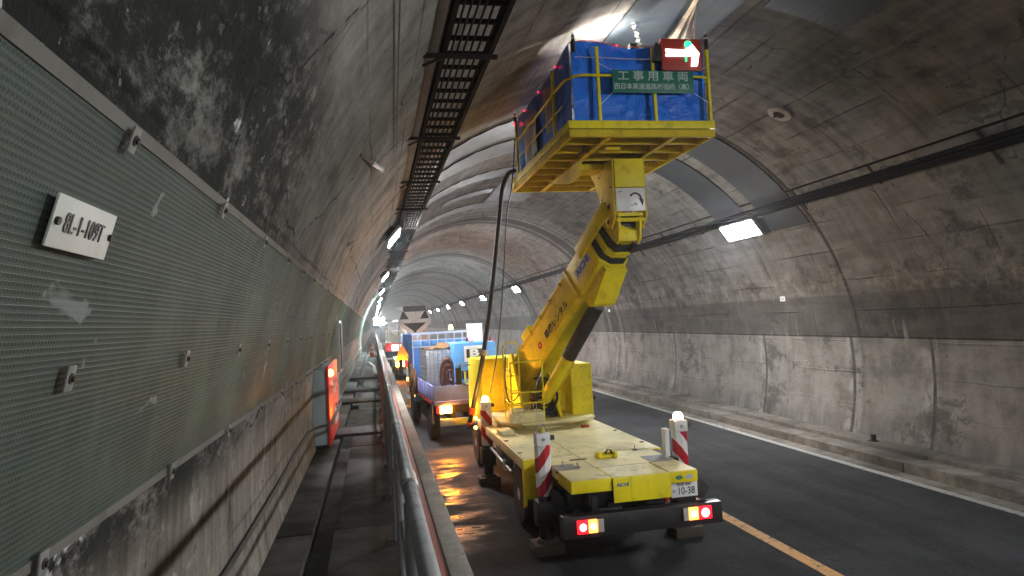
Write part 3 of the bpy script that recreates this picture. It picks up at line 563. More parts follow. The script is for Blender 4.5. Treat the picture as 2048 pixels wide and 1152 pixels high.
# ------------------------------------------------------------------ cable ladder on the left haunch
tr = empty('cable_ladder', (0.9, 2, 5.15), 'long dark cable ladder bracketed to the left haunch of the vault', 'cable tray')
XA, XB, ZT = 0.69, 1.09, 5.15
b = MB()
for x in (XA, XB): b.box(x-0.02, x+0.02, 1.0, 150.0, ZT-0.05, ZT+0.05)
b.build('side_rail', 'tray', tr)
for k in range(100):
    b = MB(); b.box(XA+0.02, XB-0.02, 3.0+0.33*k, 3.03+0.33*k, ZT-0.02, ZT+0.015); b.build('rung', 'tray', tr)
b = MB()
for k in range(100, 440): b.box(XA+0.02, XB-0.02, 3.0+0.33*k, 3.03+0.33*k, ZT-0.02, ZT+0.015)
tag(b.build('rung', 'tray', tr), kind='stuff')
b = MB()
for i in range(6):
    x = XA+0.055+0.056*i
    b.tube([(x+0.006*math.sin(k*1.3+i), 1.0+2.2*k, ZT-0.032+0.003*math.sin(k*2.1+i)) for k in range(68)], 0.010, 5)
b.build('cables', 'sootblack', tr)
b = MB(); b.box(XA-0.17, XA-0.045, 1.0, 12.0, ZT-0.03, ZT+0.05); b.build('conduit', 'batten', tr, bevel=0.01)
for k in range(30):
    y = 3.2+2.68*k
    b = MB(); b.box(0.50, XB+0.06, y-0.02, y+0.02, ZT-0.085, ZT-0.052)
    if k < 12: b.bar((0.50, y, ZT-0.16), (0.66, y, ZT-0.087), 0.02)
    b.build('bracket', 'tray', tr)

# right-hand cable run
cr = empty('cable_duct', (8.1, 2, 5.0), 'thick black cable run along the right haunch of the vault', 'cable run')
b = MB()
for i, ss in enumerate((4.38, 4.45, 4.52)):
    x, z = arch(ss, 0.075+0.015*(i % 2)); b.tube([(x, 1.0+3*k, z+0.008*math.sin(k*1.7+i)) for k in range(120)], 0.036, 6)
b.build('cables', 'sootblack', cr, smooth=True)
b = MB(); arc_sheet(b, 4.20, 4.23, 1.0, 360.0, 0.03, 0.02, 2); b.build('support_rail', 'tray', cr)
for k in range(60):
    y = 3.6+2.1*k; b = MB(); arc_sheet(b, 4.24, 4.62+0.10*(k % 3), y, y+0.04, 0.028, 0.024, 6); b.build('hanger', 'rust', cr)

# ------------------------------------------------------------------ tunnel luminaires
def luminaire(name, s_, y, side, label, group):
    a = s_/RAD; x, z = arch(s_, 0.12); out = Vector((-math.sin(a), 0, -math.cos(a))); yv = Vector((0, 1, 0)); t = out.cross(yv)
    e = bpy.data.objects.new(name, None); COL.objects.link(e); WL[e.name] = Vector((x, y, z)); e.location = (x, y, z); tag(e, label, 'lamp', group)
    T = Matrix.Translation((x, y, z)) @ Matrix((yv, t, out)).transposed().to_4x4()
    q = MB(); q.box(-0.72, 0.72, -0.22, 0.22, 0.0, 0.075, T); q.build('housing', 'galv', e, bevel=0.012)
    q = MB(); q.box(-0.67, 0.67, -0.18, 0.18, 0.0765, 0.088, T); q.build('diffuser', 'L_led', e)
    for d in (-0.45, 0.45):
        q = MB(); q.box(d-0.025, d+0.025, -0.13, 0.13, -0.10, -0.002, T); q.build('bracket', 'rust', e)
    return e
SR = s_of_z(4.62, 1); SL = s_of_z(4.95, -1)
RY = [14.3+12.6*k for k in range(-3, 36)]; LY = [-23.0, -10.0] + [16.4+13.0*k for k in range(0, 34)]
lr = luminaire('tunnel_lamp', SR, RY[0], 1, 'glowing white tunnel lamp below the cable run behind the camera', 'lamps along the right haunch')
words = {14.3: 'largest glowing white lamp on the right haunch, beside the raised platform', 39.5: 'bright lamp on the right haunch between black hose and yellow boom, nearest to the boom'}
names_r = {3: words[14.3], 4: 'lamp on the right haunch hidden behind the yellow boom', 5: words[39.5]}
ordw = ['first', 'second', 'third', 'fourth', 'fifth', 'sixth', 'seventh', 'eighth', 'ninth', 'tenth']
for i, y in enumerate(RY):
    o = lr if i == 0 else dup(lr); x, z = arch(SR, 0.12); o.location = (x, y, z)
    if i < 3: lb = ['hindmost right lamp behind the camera', 'second right lamp behind the camera', 'right lamp just above the camera, out of view'][i]
    elif i in names_r: lb = names_r[i]
    elif i < 12: lb = '%s small bright lamp on the right haunch counted leftwards from the black hose' % ordw[i-6]
    else: lb = 'tiny distant lamp in the converging right row'
    o['label'] = lb
ll = luminaire('tunnel_lamp', SL, LY[0], -1, 'x', 'lamps along the left haunch')
for i, y in enumerate(LY):
    o = ll if i == 0 else dup(ll); x, z = arch(SL, 0.12); o.location = (x, y, z)
    if i < 2: lb = ['hindmost left lamp behind the camera', 'second left lamp behind the camera'][i]
    elif i < 8: lb = '%s white lamp under the cable ladder on the left haunch, counted from the camera' % ordw[i-2]
    else: lb = 'tiny distant lamp in the converging left row'
    o['label'] = lb

# small fittings on the right side
an = empty('ceiling_anchor', (6.73, 10.33, 5.98), 'round pale concrete plug with a dark hole in the right vault', 'anchor')
a = math.asin((6.73-XC)/RAD); out = Vector((-math.sin(a), 0, -math.cos(a)))
b = MB()
for k in range(20):
    pass
T = Matrix.Translation(Vector((XC+RAD*math.sin(a), 10.33, ZC+RAD*math.cos(a)))) @ Matrix((Vector((0, 1, 0)), out.cross(Vector((0, 1, 0))), out)).transposed().to_4x4()
def ringpart(r0, r1, d0, d1, n=24):
    q = MB(); vs = []
    for k in range(n):
        c, s_ = math.cos(2*math.pi*k/n), math.sin(2*math.pi*k/n); vs += [T @ Vector((r*c, r*s_, d)) for r, d in ((r0, d0), (r1*0.98, d0-0.012), (r1, -0.01), (r0, -0.01))]
    return q.add(vs, [(4*k+j, 4*((k+1) % n)+j, 4*((k+1) % n)+(j+1) % 4, 4*k+(j+1) % 4) for k in range(n) for j in range(4)])
ringpart(0.10, 0.20, 0.05, 0.0).build('mortar_ring', 'ledge', an, smooth=True)
b = MB(); b.prism([(0.10*math.cos(k*math.pi/8), 0.10*math.sin(k*math.pi/8)) for k in range(16)], T, -0.005, 0.018); b.build('plug', 'rust', an)
b = MB(); b.tube([T @ Vector((0.02, -0.03, 0.01)), T @ Vector((0.03, -0.05, 0.12))], 0.014, 6); b.build('bolt', 'rust', an)
for (y, z, lb) in ((14.36, 2.94, 'tiny white number plate on the dark band, nearer one right of the boom'), (26.3, 2.94, 'tiny white number plate on the dark band, farther one beside the boom')):
    x, _ = arch(s_of_z(z, 1), 0.012); e = empty('wall_plate', (x, y, z), lb, 'plate', 'number plates on the right wall')
    b = MB(); b.box(x-0.008, x+0.004, y-0.09, y+0.09, z-0.055, z+0.055); p = b.build('plate', 'plate', e)
    b = MB()
    for dz in (-0.02, 0.012): b.box(x-0.0095, x-0.0082, y-0.065, y+0.065, z+dz-0.006, z+dz+0.006)
    b.build('print', 'greyink', e)
kbk = empty('kerb_bracket', (8.85, 11.4, 0.235), 'small rusty stub fixed on the right kerb', 'bracket')
b = MB(); b.box(8.79, 8.91, 11.33, 11.47, 0.23, 0.25); b.build('foot_plate', 'rust', kbk)
b = MB(); b.tube([(8.85, 11.4, 0.25), (8.85, 11.4, 0.36)], 0.05, 10); b.build('stub', 'rust', kbk)

# ------------------------------------------------------------------ crane truck (boom lift) in the near lane
ct = empty('boom_lift_truck', (2.75, 10.5, 0), 'yellow truck with a telescopic boom holding up a large work platform', 'truck')
def part(mb, name, mat, parent=None, **kw): return mb.build(name, mat, parent or ct, **kw)
b = MB()
for x in (2.32, 3.10): b.box(x-0.04, x+0.04, 7.56, 15.0, 0.52, 0.80)
for y in (7.9, 9.0, 10.2, 11.4, 12.6): b.box(2.36, 3.06, y, y+0.12, 0.55, 0.78)
b.box(2.0, 2.28, 10.1, 10.9, 0.42, 0.80); b.box(3.16, 3.5, 10.0, 11.2, 0.4, 0.80); b.box(2.1, 3.4, 7.9, 8.8, 0.58, 0.84)
b.box(2.25, 2.75, 7.57, 7.72, 0.68, 0.86); b.tube([(1.9, 9.45, 0.43), (3.55, 9.45, 0.43)], 0.07, 10)
part(b, 'chassis', 'chassis', bevel=0.008)
b = MB(); b.box(1.79, 3.66, 8.885, 12.9, 0.86, 1.0); b.box(2.01, 3.52, 8.0, 8.88, 0.90, 0.995)
part(b, 'deck', 'deck', bevel=0.012)
b = MB(); b.box(2.02, 2.485, 7.43, 7.995, 0.865, 1.002); part(b, 'rear_plate', 'yellow', bevel=0.012).data.materials[0] = M['yellow']
b = MB(); b.box(3.165, 3.5, 7.43, 7.995, 0.875, 1.002); rp = part(b, 'rear_plate', 'yellow', bevel=0.012)
b = MB(); b.box(2.025, 2.48, 7.45, 7.99, 1.003, 1.006); b.box(3.17, 3.495, 7.45, 7.99, 1.003, 1.006); b.box(2.51, 3.14, 7.455, 7.99, 1.001, 1.004); part(b, 'tread_surface', 'deck')
b = MB(); b.box(2.49, 3.16, 7.425, 7.995, 0.955, 1.0); b.box(2.49, 3.16, 7.40, 7.424, 0.735, 0.998); fl = part(b, 'rear_flap', 'yellow', bevel=0.008)
lettering('AICHI', 0.055, 'blueink', fl, (2.60, 7.398, 0.925), (1, 0, 0), (0, 0, 1), depth=0.002, bold=0.0015)
for x, mt in ((3.275, 'greensticker'), (3.395, 'paleblue')):
    b = MB(); T = Matrix.Translation((x, 7.429, 0.935)) @ Matrix(((1, 0, 0), (0, 0, -1), (0, 1, 0))).to_4x4()
    b.prism([(0.045*math.cos(k*math.pi/9), 0.024*math.sin(k*math.pi/9)) for k in range(18)], T, 0.0, 0.003); part(b, 'sticker', mt, rp)
# deck fittings
b = MB(); b.box(1.85, 2.06, 10.75, 11.15, 1.002, 1.075); part(b, 'deck_block', 'deck', bevel=0.012)
b = MB(); b.box(2.69, 2.93, 8.60, 8.66, 0.997, 1.055); b.box(2.69, 2.74, 8.50, 8.66, 0.998, 1.06); b.box(2.89, 2.93, 8.48, 8.66, 0.998, 1.065); b.box(2.74, 2.89, 8.52, 8.56, 0.998, 1.03)
bk = part(b, 'boom_rest', 'yellow', bevel=0.006)
b = MB(); b.tube([(2.80, 8.58, 1.04), (2.83, 8.56, 1.09), (2.87, 8.55, 1.08), (2.88, 8.54, 1.04)], 0.012, 6); part(b, 'latch', 'rust', bk)
for x, y in ((2.16, 8.28), (2.3, 8.12), (3.3, 8.85)):
    b = MB(); b.box(x-0.03, x+0.03, y-0.02, y+0.02, 0.997, 1.012); b.tube([(x, y, 1.0), (x, y, 1.06)], 0.008, 6); part(b, 'deck_hook', 'galv')
b = MB(); b.box(2.02, 2.3, 8.02, 8.36, 0.9965, 1.001); b.box(3.2, 3.48, 8.05, 8.4, 0.9965, 1.001); part(b, 'patch_plate', 'galv')
b = MB(); b.box(2.478, 2.484, 8.0, 11.2, 1.0015, 1.0025); b.box(2.0, 3.5, 7.997, 8.0, 0.98, 1.004); part(b, 'deck_seam', 'black')
b = MB(); b.box(2.33, 2.55, 8.55, 8.585, 0.9965, 1.003); part(b, 'deck_slot', 'rust')
b = MB(); b.box(3.525, 3.60, 8.15, 8.86, 0.86, 0.99); part(b, 'side_recess', 'chassis')  # black box put in for the shade of the recess
# bumper, tail lamps, number plate
b = MB(); b.box(1.88, 3.72, 7.33, 7.47, 0.42, 0.655); bm_ = part(b, 'bumper', 'bumperblk', bevel=0.008)
def tail(x0, w_, order, p, y=7.327, z0=0.475, z1=0.615):
    x = x0
    for mt, fw in order:
        q = MB(); q.box(x+0.003, x+w_*fw-0.003, y-0.03, y, z0, z1); tl_ = part(q, 'tail_light', mt, p, bevel=0.006)
        if mt != 'L_clear':
            cx, cz = x+w_*fw/2, (z0+z1)/2; q = MB(); q.lathe([(0, -0.0005), (w_*fw*0.31, -0.0005), (w_*fw*0.27, -0.004), (0, -0.006)], (cx, y-0.03, cz), 'Y', 20)
            q.v = [(vx, vy, cz+(vz-cz)*1.05) for vx, vy, vz in q.v]; q.build('bulb_glow', 'L_rcore' if mt == 'L_red' else 'L_acore', p)
        x += w_*fw
tail(2.03, 0.30, (('L_red', 0.42), ('L_tailamb', 0.34), ('L_clear', 0.24)), bm_)
tail(3.24, 0.34, (('L_clear', 0.2), ('L_tailamb', 0.34), ('L_red', 0.46)), bm_, z0=0.49, z1=0.625)
npl = MB(); npl.box(3.20, 3.515, 7.49, 7.50, 0.700, 0.862); np_ = part(npl, 'number_plate', 'plate', bevel=0.002)
lettering('10-38', 0.115, 'ink', np_, (3.375, 7.4885, 0.765), (1, 0, 0), (0, 0, 1), depth=0.002, sx=0.80, bold=0.001)
lettering('姫路 800', 0.045, 'ink', np_, (3.35, 7.4885, 0.838), (1, 0, 0), (0, 0, 1), depth=0.002)
lettering('わ', 0.05, 'ink', np_, (3.232, 7.4885, 0.765), (1, 0, 0), (0, 0, 1), depth=0.002)
b = MB(); b.box(3.2, 3.6, 7.54, 7.62, 0.66, 0.86); b.bar((3.5, 7.58, 0.84), (3.64, 7.6, 0.70), 0.1, 0.16); part(b, 'plate_bracket', 'rust', bevel=0.006)
b = MB(); b.lathe([(0, -0.03), (0.03, -0.03), (0.035, 0.02), (0, 0.03)], (3.14, 7.5, 0.70), 'Z', 10); part(b, 'reverse_buzzer', 'redpanel')
b = MB(); b.box(2.9, 3.15, 7.5, 7.6, 0.66, 0.735); b.box(2.45, 2.6, 7.5, 7.58, 0.66, 0.72); part(b, 'bumper_stay', 'chassis')
# mudguards
b = MB(); b.box(1.79, 2.10, 8.83, 8.875, 0.50, 0.995); b.prism([(8.875, 0.86), (8.96, 0.86), (8.96, 0.36), (8.875, 0.42)], Matrix(((0, 0, 1, 0), (1, 0, 0, 0), (0, 1, 0, 0), (0, 0, 0, 1))), 1.792, 1.83)
part(b, 'mudguard', 'yellow', bevel=0.006)
b = MB(); b.box(3.36, 3.66, 8.83, 8.875, 0.50, 0.995); part(b, 'mudguard', 'yellow', bevel=0.006)
b = MB(); b.box(2.02, 2.26, 9.93, 9.945, 0.2, 0.75); part(b, 'mudflap', 'black')
for x, y in ((1.85, 9.3), (1.85, 10.3), (3.58, 9.3), (3.58, 10.4), (1.85, 11.0)):
    b = MB(); b.tube([(x+0.03*math.cos(a_), y+0.03*math.sin(a_), 1.007) for a_ in [k*math.pi/6 for k in range(13)]], 0.006, 6); part(b, 'tie_ring', 'galv')
b = MB()
for k in range(9): b.lathe([(0, 0), (0.008, 0), (0.006, 0.005), (0, 0.006)], (2.1+0.17*k, 8.93, 1.0), 'Z', 6)
for k in range(14): b.lathe([(0, 0), (0.008, 0), (0.006, 0.005), (0, 0.006)], (1.82, 8.95+0.16*k, 1.0), 'Z', 6)
part(b, 'deck_bolts', 'rust')
# wheels
def wheel(x, y, side, r=0.43, w_=0.24, parent=None, inner=True):
    """side -1: outer face towards -X"""
    q = MB(); h = w_/2
    q.lathe([(r*0.60, -h), (r*0.90, -h), (r*0.985, -h*0.72), (r, -h*0.3), (r, h*0.3), (r*0.985, h*0.72), (r*0.90, h), (r*0.60, h)], (x, y, r), 'X', 40)
    wh = part(q, 'wheel', 'black', parent, smooth=True)
    q = MB(); d = side
    prof = [(r*0.615, d*h*0.92), (r*0.58, d*h*0.98), (r*0.54, d*h*0.95), (r*0.42, d*h*0.72), (r*0.30, d*h*0.68), (r*0.27, d*h*0.95), (r*0.16, d*h*1.02), (0.0, d*h*1.04), (0.0, 0.0), (r*0.6, 0.0)]
    q.lathe(prof, (x, y, r), 'X', 32); part(q, 'rim', 'silverrim', wh, smooth=True)
    q = MB()
    for k in range(6):
        a_ = k*math.pi/3; q.lathe([(0, 0), (0.014, 0), (0.012, d*0.03), (0, d*0.032)], (x+d*h*0.44, y+r*0.36*math.cos(a_), r+r*0.36*math.sin(a_)), 'X', 6)
    part(q, 'wheel_nuts', 'rust', wh); return wh
wheel(1.95, 9.45, -1); wheel(3.45, 9.45, 1); wheel(1.98, 13.75, -1); wheel(3.48, 13.75, 1)
# side guard with reflectors, tool box
b = MB(); b.tube([(1.84, 9.95, 0.62), (1.84, 11.75, 0.66)], 0.022, 8); b.tube([(1.84, 10.1, 0.62), (2.2, 10.1, 0.8)], 0.016, 6); b.box(1.82, 1.87, 10.35, 10.55, 0.56, 0.70)
part(b, 'side_guard', 'galv', smooth=False)
b = MB(); b.box(1.90, 2.05, 10.0, 10.12, 0.45, 0.86); b.box(1.88, 2.2, 11.0, 11.5, 0.45, 0.85); part(b, 'tool_box', 'boxgrey', bevel=0.008)
# outriggers: striped sleeve, jack leg, foot on a wood block
def outrigger(x, y, ztop, zbot, mat, beacon, lab=None):
    q = MB(); n = 8; w1 = 0.095
    q.lathe([(0.0, zbot), (w1, zbot), (w1*1.06, zbot+0.02), (w1*1.06, ztop-0.15), (w1, ztop-0.14), (0.0, ztop-0.14)], (x, y, 0), 'Z', n)
    bb = q.build('striped_sleeve', mat, ct)
    q = MB(); q.box(x-0.085, x+0.085, y-0.085, y+0.085, ztop-0.139, ztop); cap = part(q, 'sleeve_cap', 'white_p', bb, bevel=0.008)
    q = MB(); q.lathe([(0, 0), (0.02, 0), (0.02, -0.012), (0, -0.014)], (x, y-0.086, ztop-0.07), 'Y', 12); part(q, 'cap_bolt', 'galv', bb)
    q = MB(); q.lathe([(0, -0.03), (0.035, -0.03), (0.03, 0.03), (0, 0.03)], (x+0.11, y-0.04, ztop-0.06), 'X', 10); part(q, 'valve', 'rust', bb)
    q = MB(); q.tube([(x, y, 0.16), (x, y, zbot)], 0.085, 14); q.box(x-0.12, x+0.12, y-0.12, y+0.12, 0.33, 0.62); part(q, 'jack_leg', 'chassis', bevel=0.006)
    q = MB(); q.box(x-0.18, x+0.18, y-0.16, y+0.16, 0.005, 0.13); ft = part(q, 'jack_foot', 'wood', bevel=0.01)
    q = MB(); q.lathe([(0, 0.131), (0.14, 0.131), (0.11, 0.17), (0, 0.18)], (x, y, 0), 'Z', 18); part(q, 'foot_plate', 'rust', ft)
    zc = ztop
    if beacon:
        q = MB(); q.lathe([(0, zc), (0.06, zc), (0.06, zc+0.05), (0.045, zc+0.085), (0, zc+0.10)], (x, y, 0), 'Z', 16); part(q, 'beacon', beacon, bb, smooth=True)
        q = MB(); q.lathe([(0, zc-0.001), (0.075, zc-0.001), (0.075, zc+0.012), (0.0, zc+0.012)], (x, y, 0), 'Z', 16); part(q, 'beacon_base', 'galv', bb)
    return bb
lr_ = outrigger(1.92, 8.28, 1.42, 0.68, 'stripe', None)
b = MB(); b.lathe([(0, 1.42), (0.035, 1.42), (0.03, 1.47), (0, 1.485)], (1.92, 8.28, 0), 'Z', 14); part(b, 'lamp_lens', 'lens', lr_, smooth=True)
b = MB()
for sx in (-1, 1): b.tube([(1.92+0.065*sx, 8.28, 1.415), (1.92+0.035*sx, 8.28, 1.51), (1.92, 8.28, 1.515)], 0.006, 6)
b.tube([(1.92, 8.22, 1.415), (1.92, 8.25, 1.51), (1.92, 8.28, 1.515)], 0.006, 6); part(b, 'lamp_guard', 'galv', lr_)
rr_ = outrigger(3.70, 8.32, 1.43, 0.70, 'stripe_b', 'L_beacon2')
b = MB(); b.box(3.50, 3.56, 8.30, 8.40, 0.75, 1.33); part(b, 'sleeve_board', 'white_p', rr_, bevel=0.005)
fl_ = outrigger(1.83, 12.05, 1.40, 0.66, 'stripe_b', 'L_beacon'); outrigger(3.66, 12.05, 1.40, 0.66, 'stripe', None)
b = MB(); b.bar((1.99, 8.16, 0.70), (2.22, 8.1, 0.52), 0.14, 0.13); b.bar((1.97, 8.15, 0.76), (2.05, 8.12, 0.70), 0.16, 0.10); part(b, 'jack_lock', 'chassis', bevel=0.006)
b = MB()
for k, (y, z) in enumerate(((12.2, 0.95), (12.15, 1.12))): b.lathe([(0, -0.02), (0.03, -0.02), (0.03, 0.02), (0, 0.02)], (1.66, y, z), 'Y', 12)
part(b, 'clearance_lamp', 'L_blk', ct)
# cab in front of the turntable
b = MB(); T = Matrix(((0, 0, 1, 0), (1, 0, 0, 0), (0, 1, 0, 0), (0, 0, 0, 1)))
b.prism([(13.05, 0.62), (14.9, 0.62), (14.95, 1.3), (14.75, 2.05), (13.15, 2.08), (13.05, 1.9)], T, 1.92, 3.58); cab = part(b, 'cab', 'yellow', bevel=0.05)
b = MB(); b.box(2.2, 3.3, 13.075, 13.10, 1.55, 1.9); part(b, 'rear_window', 'chassis', cab, bevel=0.01)
b = MB(); b.tube([(1.92, 14.5, 1.9), (1.72, 14.6, 1.92), (1.70, 14.6, 1.6)], 0.015, 6); b.box(1.62, 1.74, 14.58, 14.62, 1.5, 1.85); part(b, 'side_mirror', 'black', cab)
# turntable
b = MB(); b.lathe([(0, 1.0), (0.66, 1.0), (0.66, 1.07), (0.60, 1.09), (0, 1.09)], (2.72, 11.85, 0), 'Z', 40); part(b, 'turntable_ring', 'deck', smooth=True)
b = MB(); b.prism([(1.96, 11.35), (2.25, 11.02), (3.2, 10.98), (3.55, 11.3), (3.55, 12.5), (3.2, 12.8), (2.2, 12.8), (1.96, 12.5)], Matrix(), 1.092, 1.135); tt = part(b, 'turntable_plate', 'deck', bevel=0.01)
T = Matrix(((0, 0, 1, 0), (1, 0, 0, 0), (0, 1, 0, 0), (0, 0, 0, 1)))
for x in (2.38, 2.98):
    b = MB(); b.prism([(11.25, 1.136), (12.75, 1.136), (12.65, 1.75), (12.5, 2.15), (12.2, 2.2), (12.05, 1.95), (11.55, 1.3)], T, x-0.025, x+0.025); part(b, 'turret_plate', 'yellow', bevel=0.01)
b = MB(); b.box(2.41, 2.95, 12.3, 12.7, 1.137, 1.6); part(b, 'turret_body', 'yellow_d', bevel=0.02)
b = MB()
for k in range(7):
    z = 1.17+0.06*k; r_ = 0.22-0.012*k
    b.tube([(2.72+r_*math.cos(a_), 11.55+0.5*r_*math.sin(a_), z+0.02*math.sin(3*a_+k)) for a_ in [j*math.pi/8 for j in range(17)]], 0.02, 6)
b.tube(spline([(2.62, 11.5, 1.3), (2.6, 11.4, 1.6), (2.75, 11.6, 1.85), (2.8, 12.0, 1.8)]), 0.025, 6); b.tube(spline([(2.85, 11.5, 1.2), (2.95, 11.4, 1.5), (2.85, 11.7, 1.75), (2.7, 12.0, 1.75)]), 0.022, 6)
part(b, 'hydraulic_hoses', 'black', smooth=True)
b = MB(); b.box(3.23, 3.60, 11.5, 12.35, 1.05, 1.985); cbx = part(b, 'equipment_cabinet', 'yellow', bevel=0.012)
b = MB(); b.box(3.245, 3.585, 11.492, 11.499, 1.075, 1.965); pn = part(b, 'cover_panel', 'yellow', cbx)
b = MB()
for z in (1.1, 1.26, 1.42, 1.58, 1.74, 1.93):
    for x in (3.27, 3.415, 3.56): b.lathe([(0, 0), (0.007, 0), (0.006, -0.006), (0, -0.007)], (x, 11.4915, z), 'Y', 6)
part(b, 'screws', 'rust', cbx)
b = MB(); b.box(3.12, 3.30, 11.9, 12.1, 2.0, 2.12); part(b, 'cabinet_motor', 'black', cbx, bevel=0.01)
b = MB(); b.box(3.2, 3.32, 10.9, 10.96, 1.003, 1.04); part(b, 'rear_marker', 'redpanel', ct)
# operator stand with thin tube rails
b = MB(); b.box(2.06, 2.62, 11.0, 11.35, 1.14, 1.30); b.box(2.12, 2.30, 11.05, 11.3, 1.302, 1.36); part(b, 'control_box', 'deck', bevel=0.012)
b = MB()
for x, y, zt in ((2.10, 11.02, 1.98), (2.62, 11.02, 2.12), (2.10, 11.6, 2.35), (2.36, 11.6, 2.36)): b.tube([(x, y, 1.136), (x, y, zt)], 0.014, 7)
for z in (1.45, 1.62): b.tube([(2.62, 11.02, z), (2.10, 11.02, z), (2.10, 11.6, z+0.02)], 0.012, 7)
b.tube([(2.10, 11.02, 1.98), (2.10, 11.6, 1.98)], 0.012, 7); b.tube([(2.10, 11.02, 2.1), (2.62, 11.02, 2.12)], 0.014, 7)
b.tube([(2.10, 11.6, 2.35), (2.18, 11.6, 2.42), (2.30, 11.6, 2.42), (2.36, 11.6, 2.36)], 0.014, 7); b.tube([(2.10, 11.02, 1.95), (2.10, 11.02, 2.1)], 0.012, 7)
for z in (1.35, 1.6, 1.85): b.tube([(2.10, 11.6, z), (2.36, 11.6, z)], 0.011, 6)
part(b, 'operator_rail', 'yellow', smooth=True)
b = MB(); b.tube(spline([(2.12, 11.5, 2.2), (2.06, 11.3, 1.8), (2.08, 11.2, 1.5), (2.2, 11.3, 1.48), (2.3, 11.3, 1.6)]), 0.010, 6); part(b, 'control_cable', 'rust', smooth=True)
b = MB()
for k in range(5): b.tube([(2.34+0.05*k, 11.2, 1.3), (2.34+0.05*k, 11.22, 1.42)], 0.008, 6)
part(b, 'control_levers', 'galv')

# boom: frame with columns (side, up, along)
P0 = Vector((2.73, 12.35, 1.86)); P1 = Vector((3.66, 9.78, 4.08)); D = (P1-P0).normalized(); U = (Vector((0, 0, 1)) - D*D.z).normalized(); S = U.cross(D)
TB = Matrix.Translation(P0) @ Matrix((S, U, D)).transposed().to_4x4()
def hexo(w_, h, c=0.42): return [(-w_/2, h/2), (-w_/2, -h/2+w_*c*0.5), (-w_/2+w_*c*0.5, -h/2), (w_/2-w_*c*0.5, -h/2), (w_/2, -h/2+w_*c*0.5), (w_/2, h/2)]
def bp(s_, u_, d_): return TB @ Vector((s_, u_, d_))
b = MB(); b.prism(hexo(0.49, 0.59, 0.3), TB, -0.55, 2.28); bo = part(b, 'boom', 'yellow', bevel=0.015)
b = MB(); b.prism(hexo(0.535, 0.635, 0.3), TB, 2.22, 2.27); part(b, 'boom_collar', 'yellow', bo, bevel=0.008)
b = MB(); b.prism(hexo(0.505, 0.605, 0.3), TB, 2.285, 3.0); bs = part(b, 'boom_section', 'yellow', bevel=0.01)
TS = Matrix.Translation(P0) @ Matrix((D, U, -S)).transposed().to_4x4()      # side view outline (along, up)
b = MB(); b.prism([(2.29, -0.25), (2.30, -0.50), (2.42, -0.545), (2.99, -0.37), (2.99, -0.27)], TS, -0.21, 0.21); part(b, 'cylinder_bracket', 'yellow', bevel=0.012)
b = MB(); b.prism(hexo(0.57, 0.69, 0.5), TB, 3.0, 3.045); part(b, 'boom_flange', 'yellow', bevel=0.006)
b = MB(); b.prism(hexo(0.50, 0.61, 0.5), TB, 3.046, 3.14); part(b, 'slide_pad', 'black')  # black solid drawn for the dark gap between flanges
b = MB(); b.prism(hexo(0.45, 0.55, 0.4), TB, 3.141, 3.26); b.prism(hexo(0.50, 0.61, 0.5), TB, 3.225, 3.265); part(b, 'boom_flange', 'yellow', bevel=0.006)
b = MB(); b.prism(hexo(0.44, 0.54, 0.5), TB, 3.266, 3.37); part(b, 'slide_pad', 'black')  # second black solid, for the dark gap before the tip
b = MB(); b.prism(hexo(0.38, 0.46, 0.4), TB, 3.371, 3.62); part(b, 'boom_tip', 'yellow', bevel=0.008)
for sx in (-0.2, 0.1):
    b = MB(); b.box(sx, sx+0.1, -0.30, -0.22, 3.29, 3.40, TB); part(b, 'wear_block', 'rust')
b = MB(); b.box(-0.325, -0.265, 0.10, 0.31, 2.75, 3.72, TB); part(b, 'levelling_rod', 'yellow', bevel=0.012)
b = MB(); b.box(-0.22, 0.02, 0.297, 0.44, 0.45, 0.75, TB); part(b, 'boom_bracket', 'yellow', bevel=0.01)
Xm, Ym = D, U
b = MB(); b.box(-0.2565, -0.2535, -0.055, 0.115, 2.42, 2.90, TB); part(b, 'sticker', 'paleyellow', bs)
lettering('AICHI', 0.15, 'blueink', bs, bp(-0.2585, 0.03, 2.66), D, U, depth=0.003, bold=0.005, sx=1.05)
lettering('建機レンタル', 0.145, 'ink', bo, bp(-0.2475, -0.09, 1.52), D, U, depth=0.003, sx=1.0, bold=0.003)
b = MB(); T_ = Matrix.Translation(bp(-0.2455, -0.09, 0.86)) @ Matrix((D, U, -S)).transposed().to_4x4(); n = 16
b.prism([((0.075 if k % 2 else 0.05)*math.cos(2*math.pi*k/n), (0.075 if k % 2 else 0.05)*math.sin(2*math.pi*k/n)) for k in range(n)], T_, 0.0, 0.003); em = part(b, 'emblem', 'redink', bo)
b = MB(); b.prism([(0.02*math.cos(2*math.pi*k/n), 0.02*math.sin(2*math.pi*k/n)) for k in range(n)], T_, 0.0032, 0.005); part(b, 'emblem_centre', 'plate', em) if False else b.build('emblem_centre', 'plate', bo)
b = MB(); b.tube([bp(-0.262, 0.20, -0.3), bp(-0.262, 0.20, 2.15)], 0.014, 6); b.tube([bp(-0.262, 0.235, -0.3), bp(-0.262, 0.235, 2.15)], 0.010, 6)
for k in range(6): b.box(-0.285, -0.246, 0.18, 0.26, 0.0+0.4*k, 0.03+0.4*k, TB)
part(b, 'boom_pipes', 'yellow_d', bo)
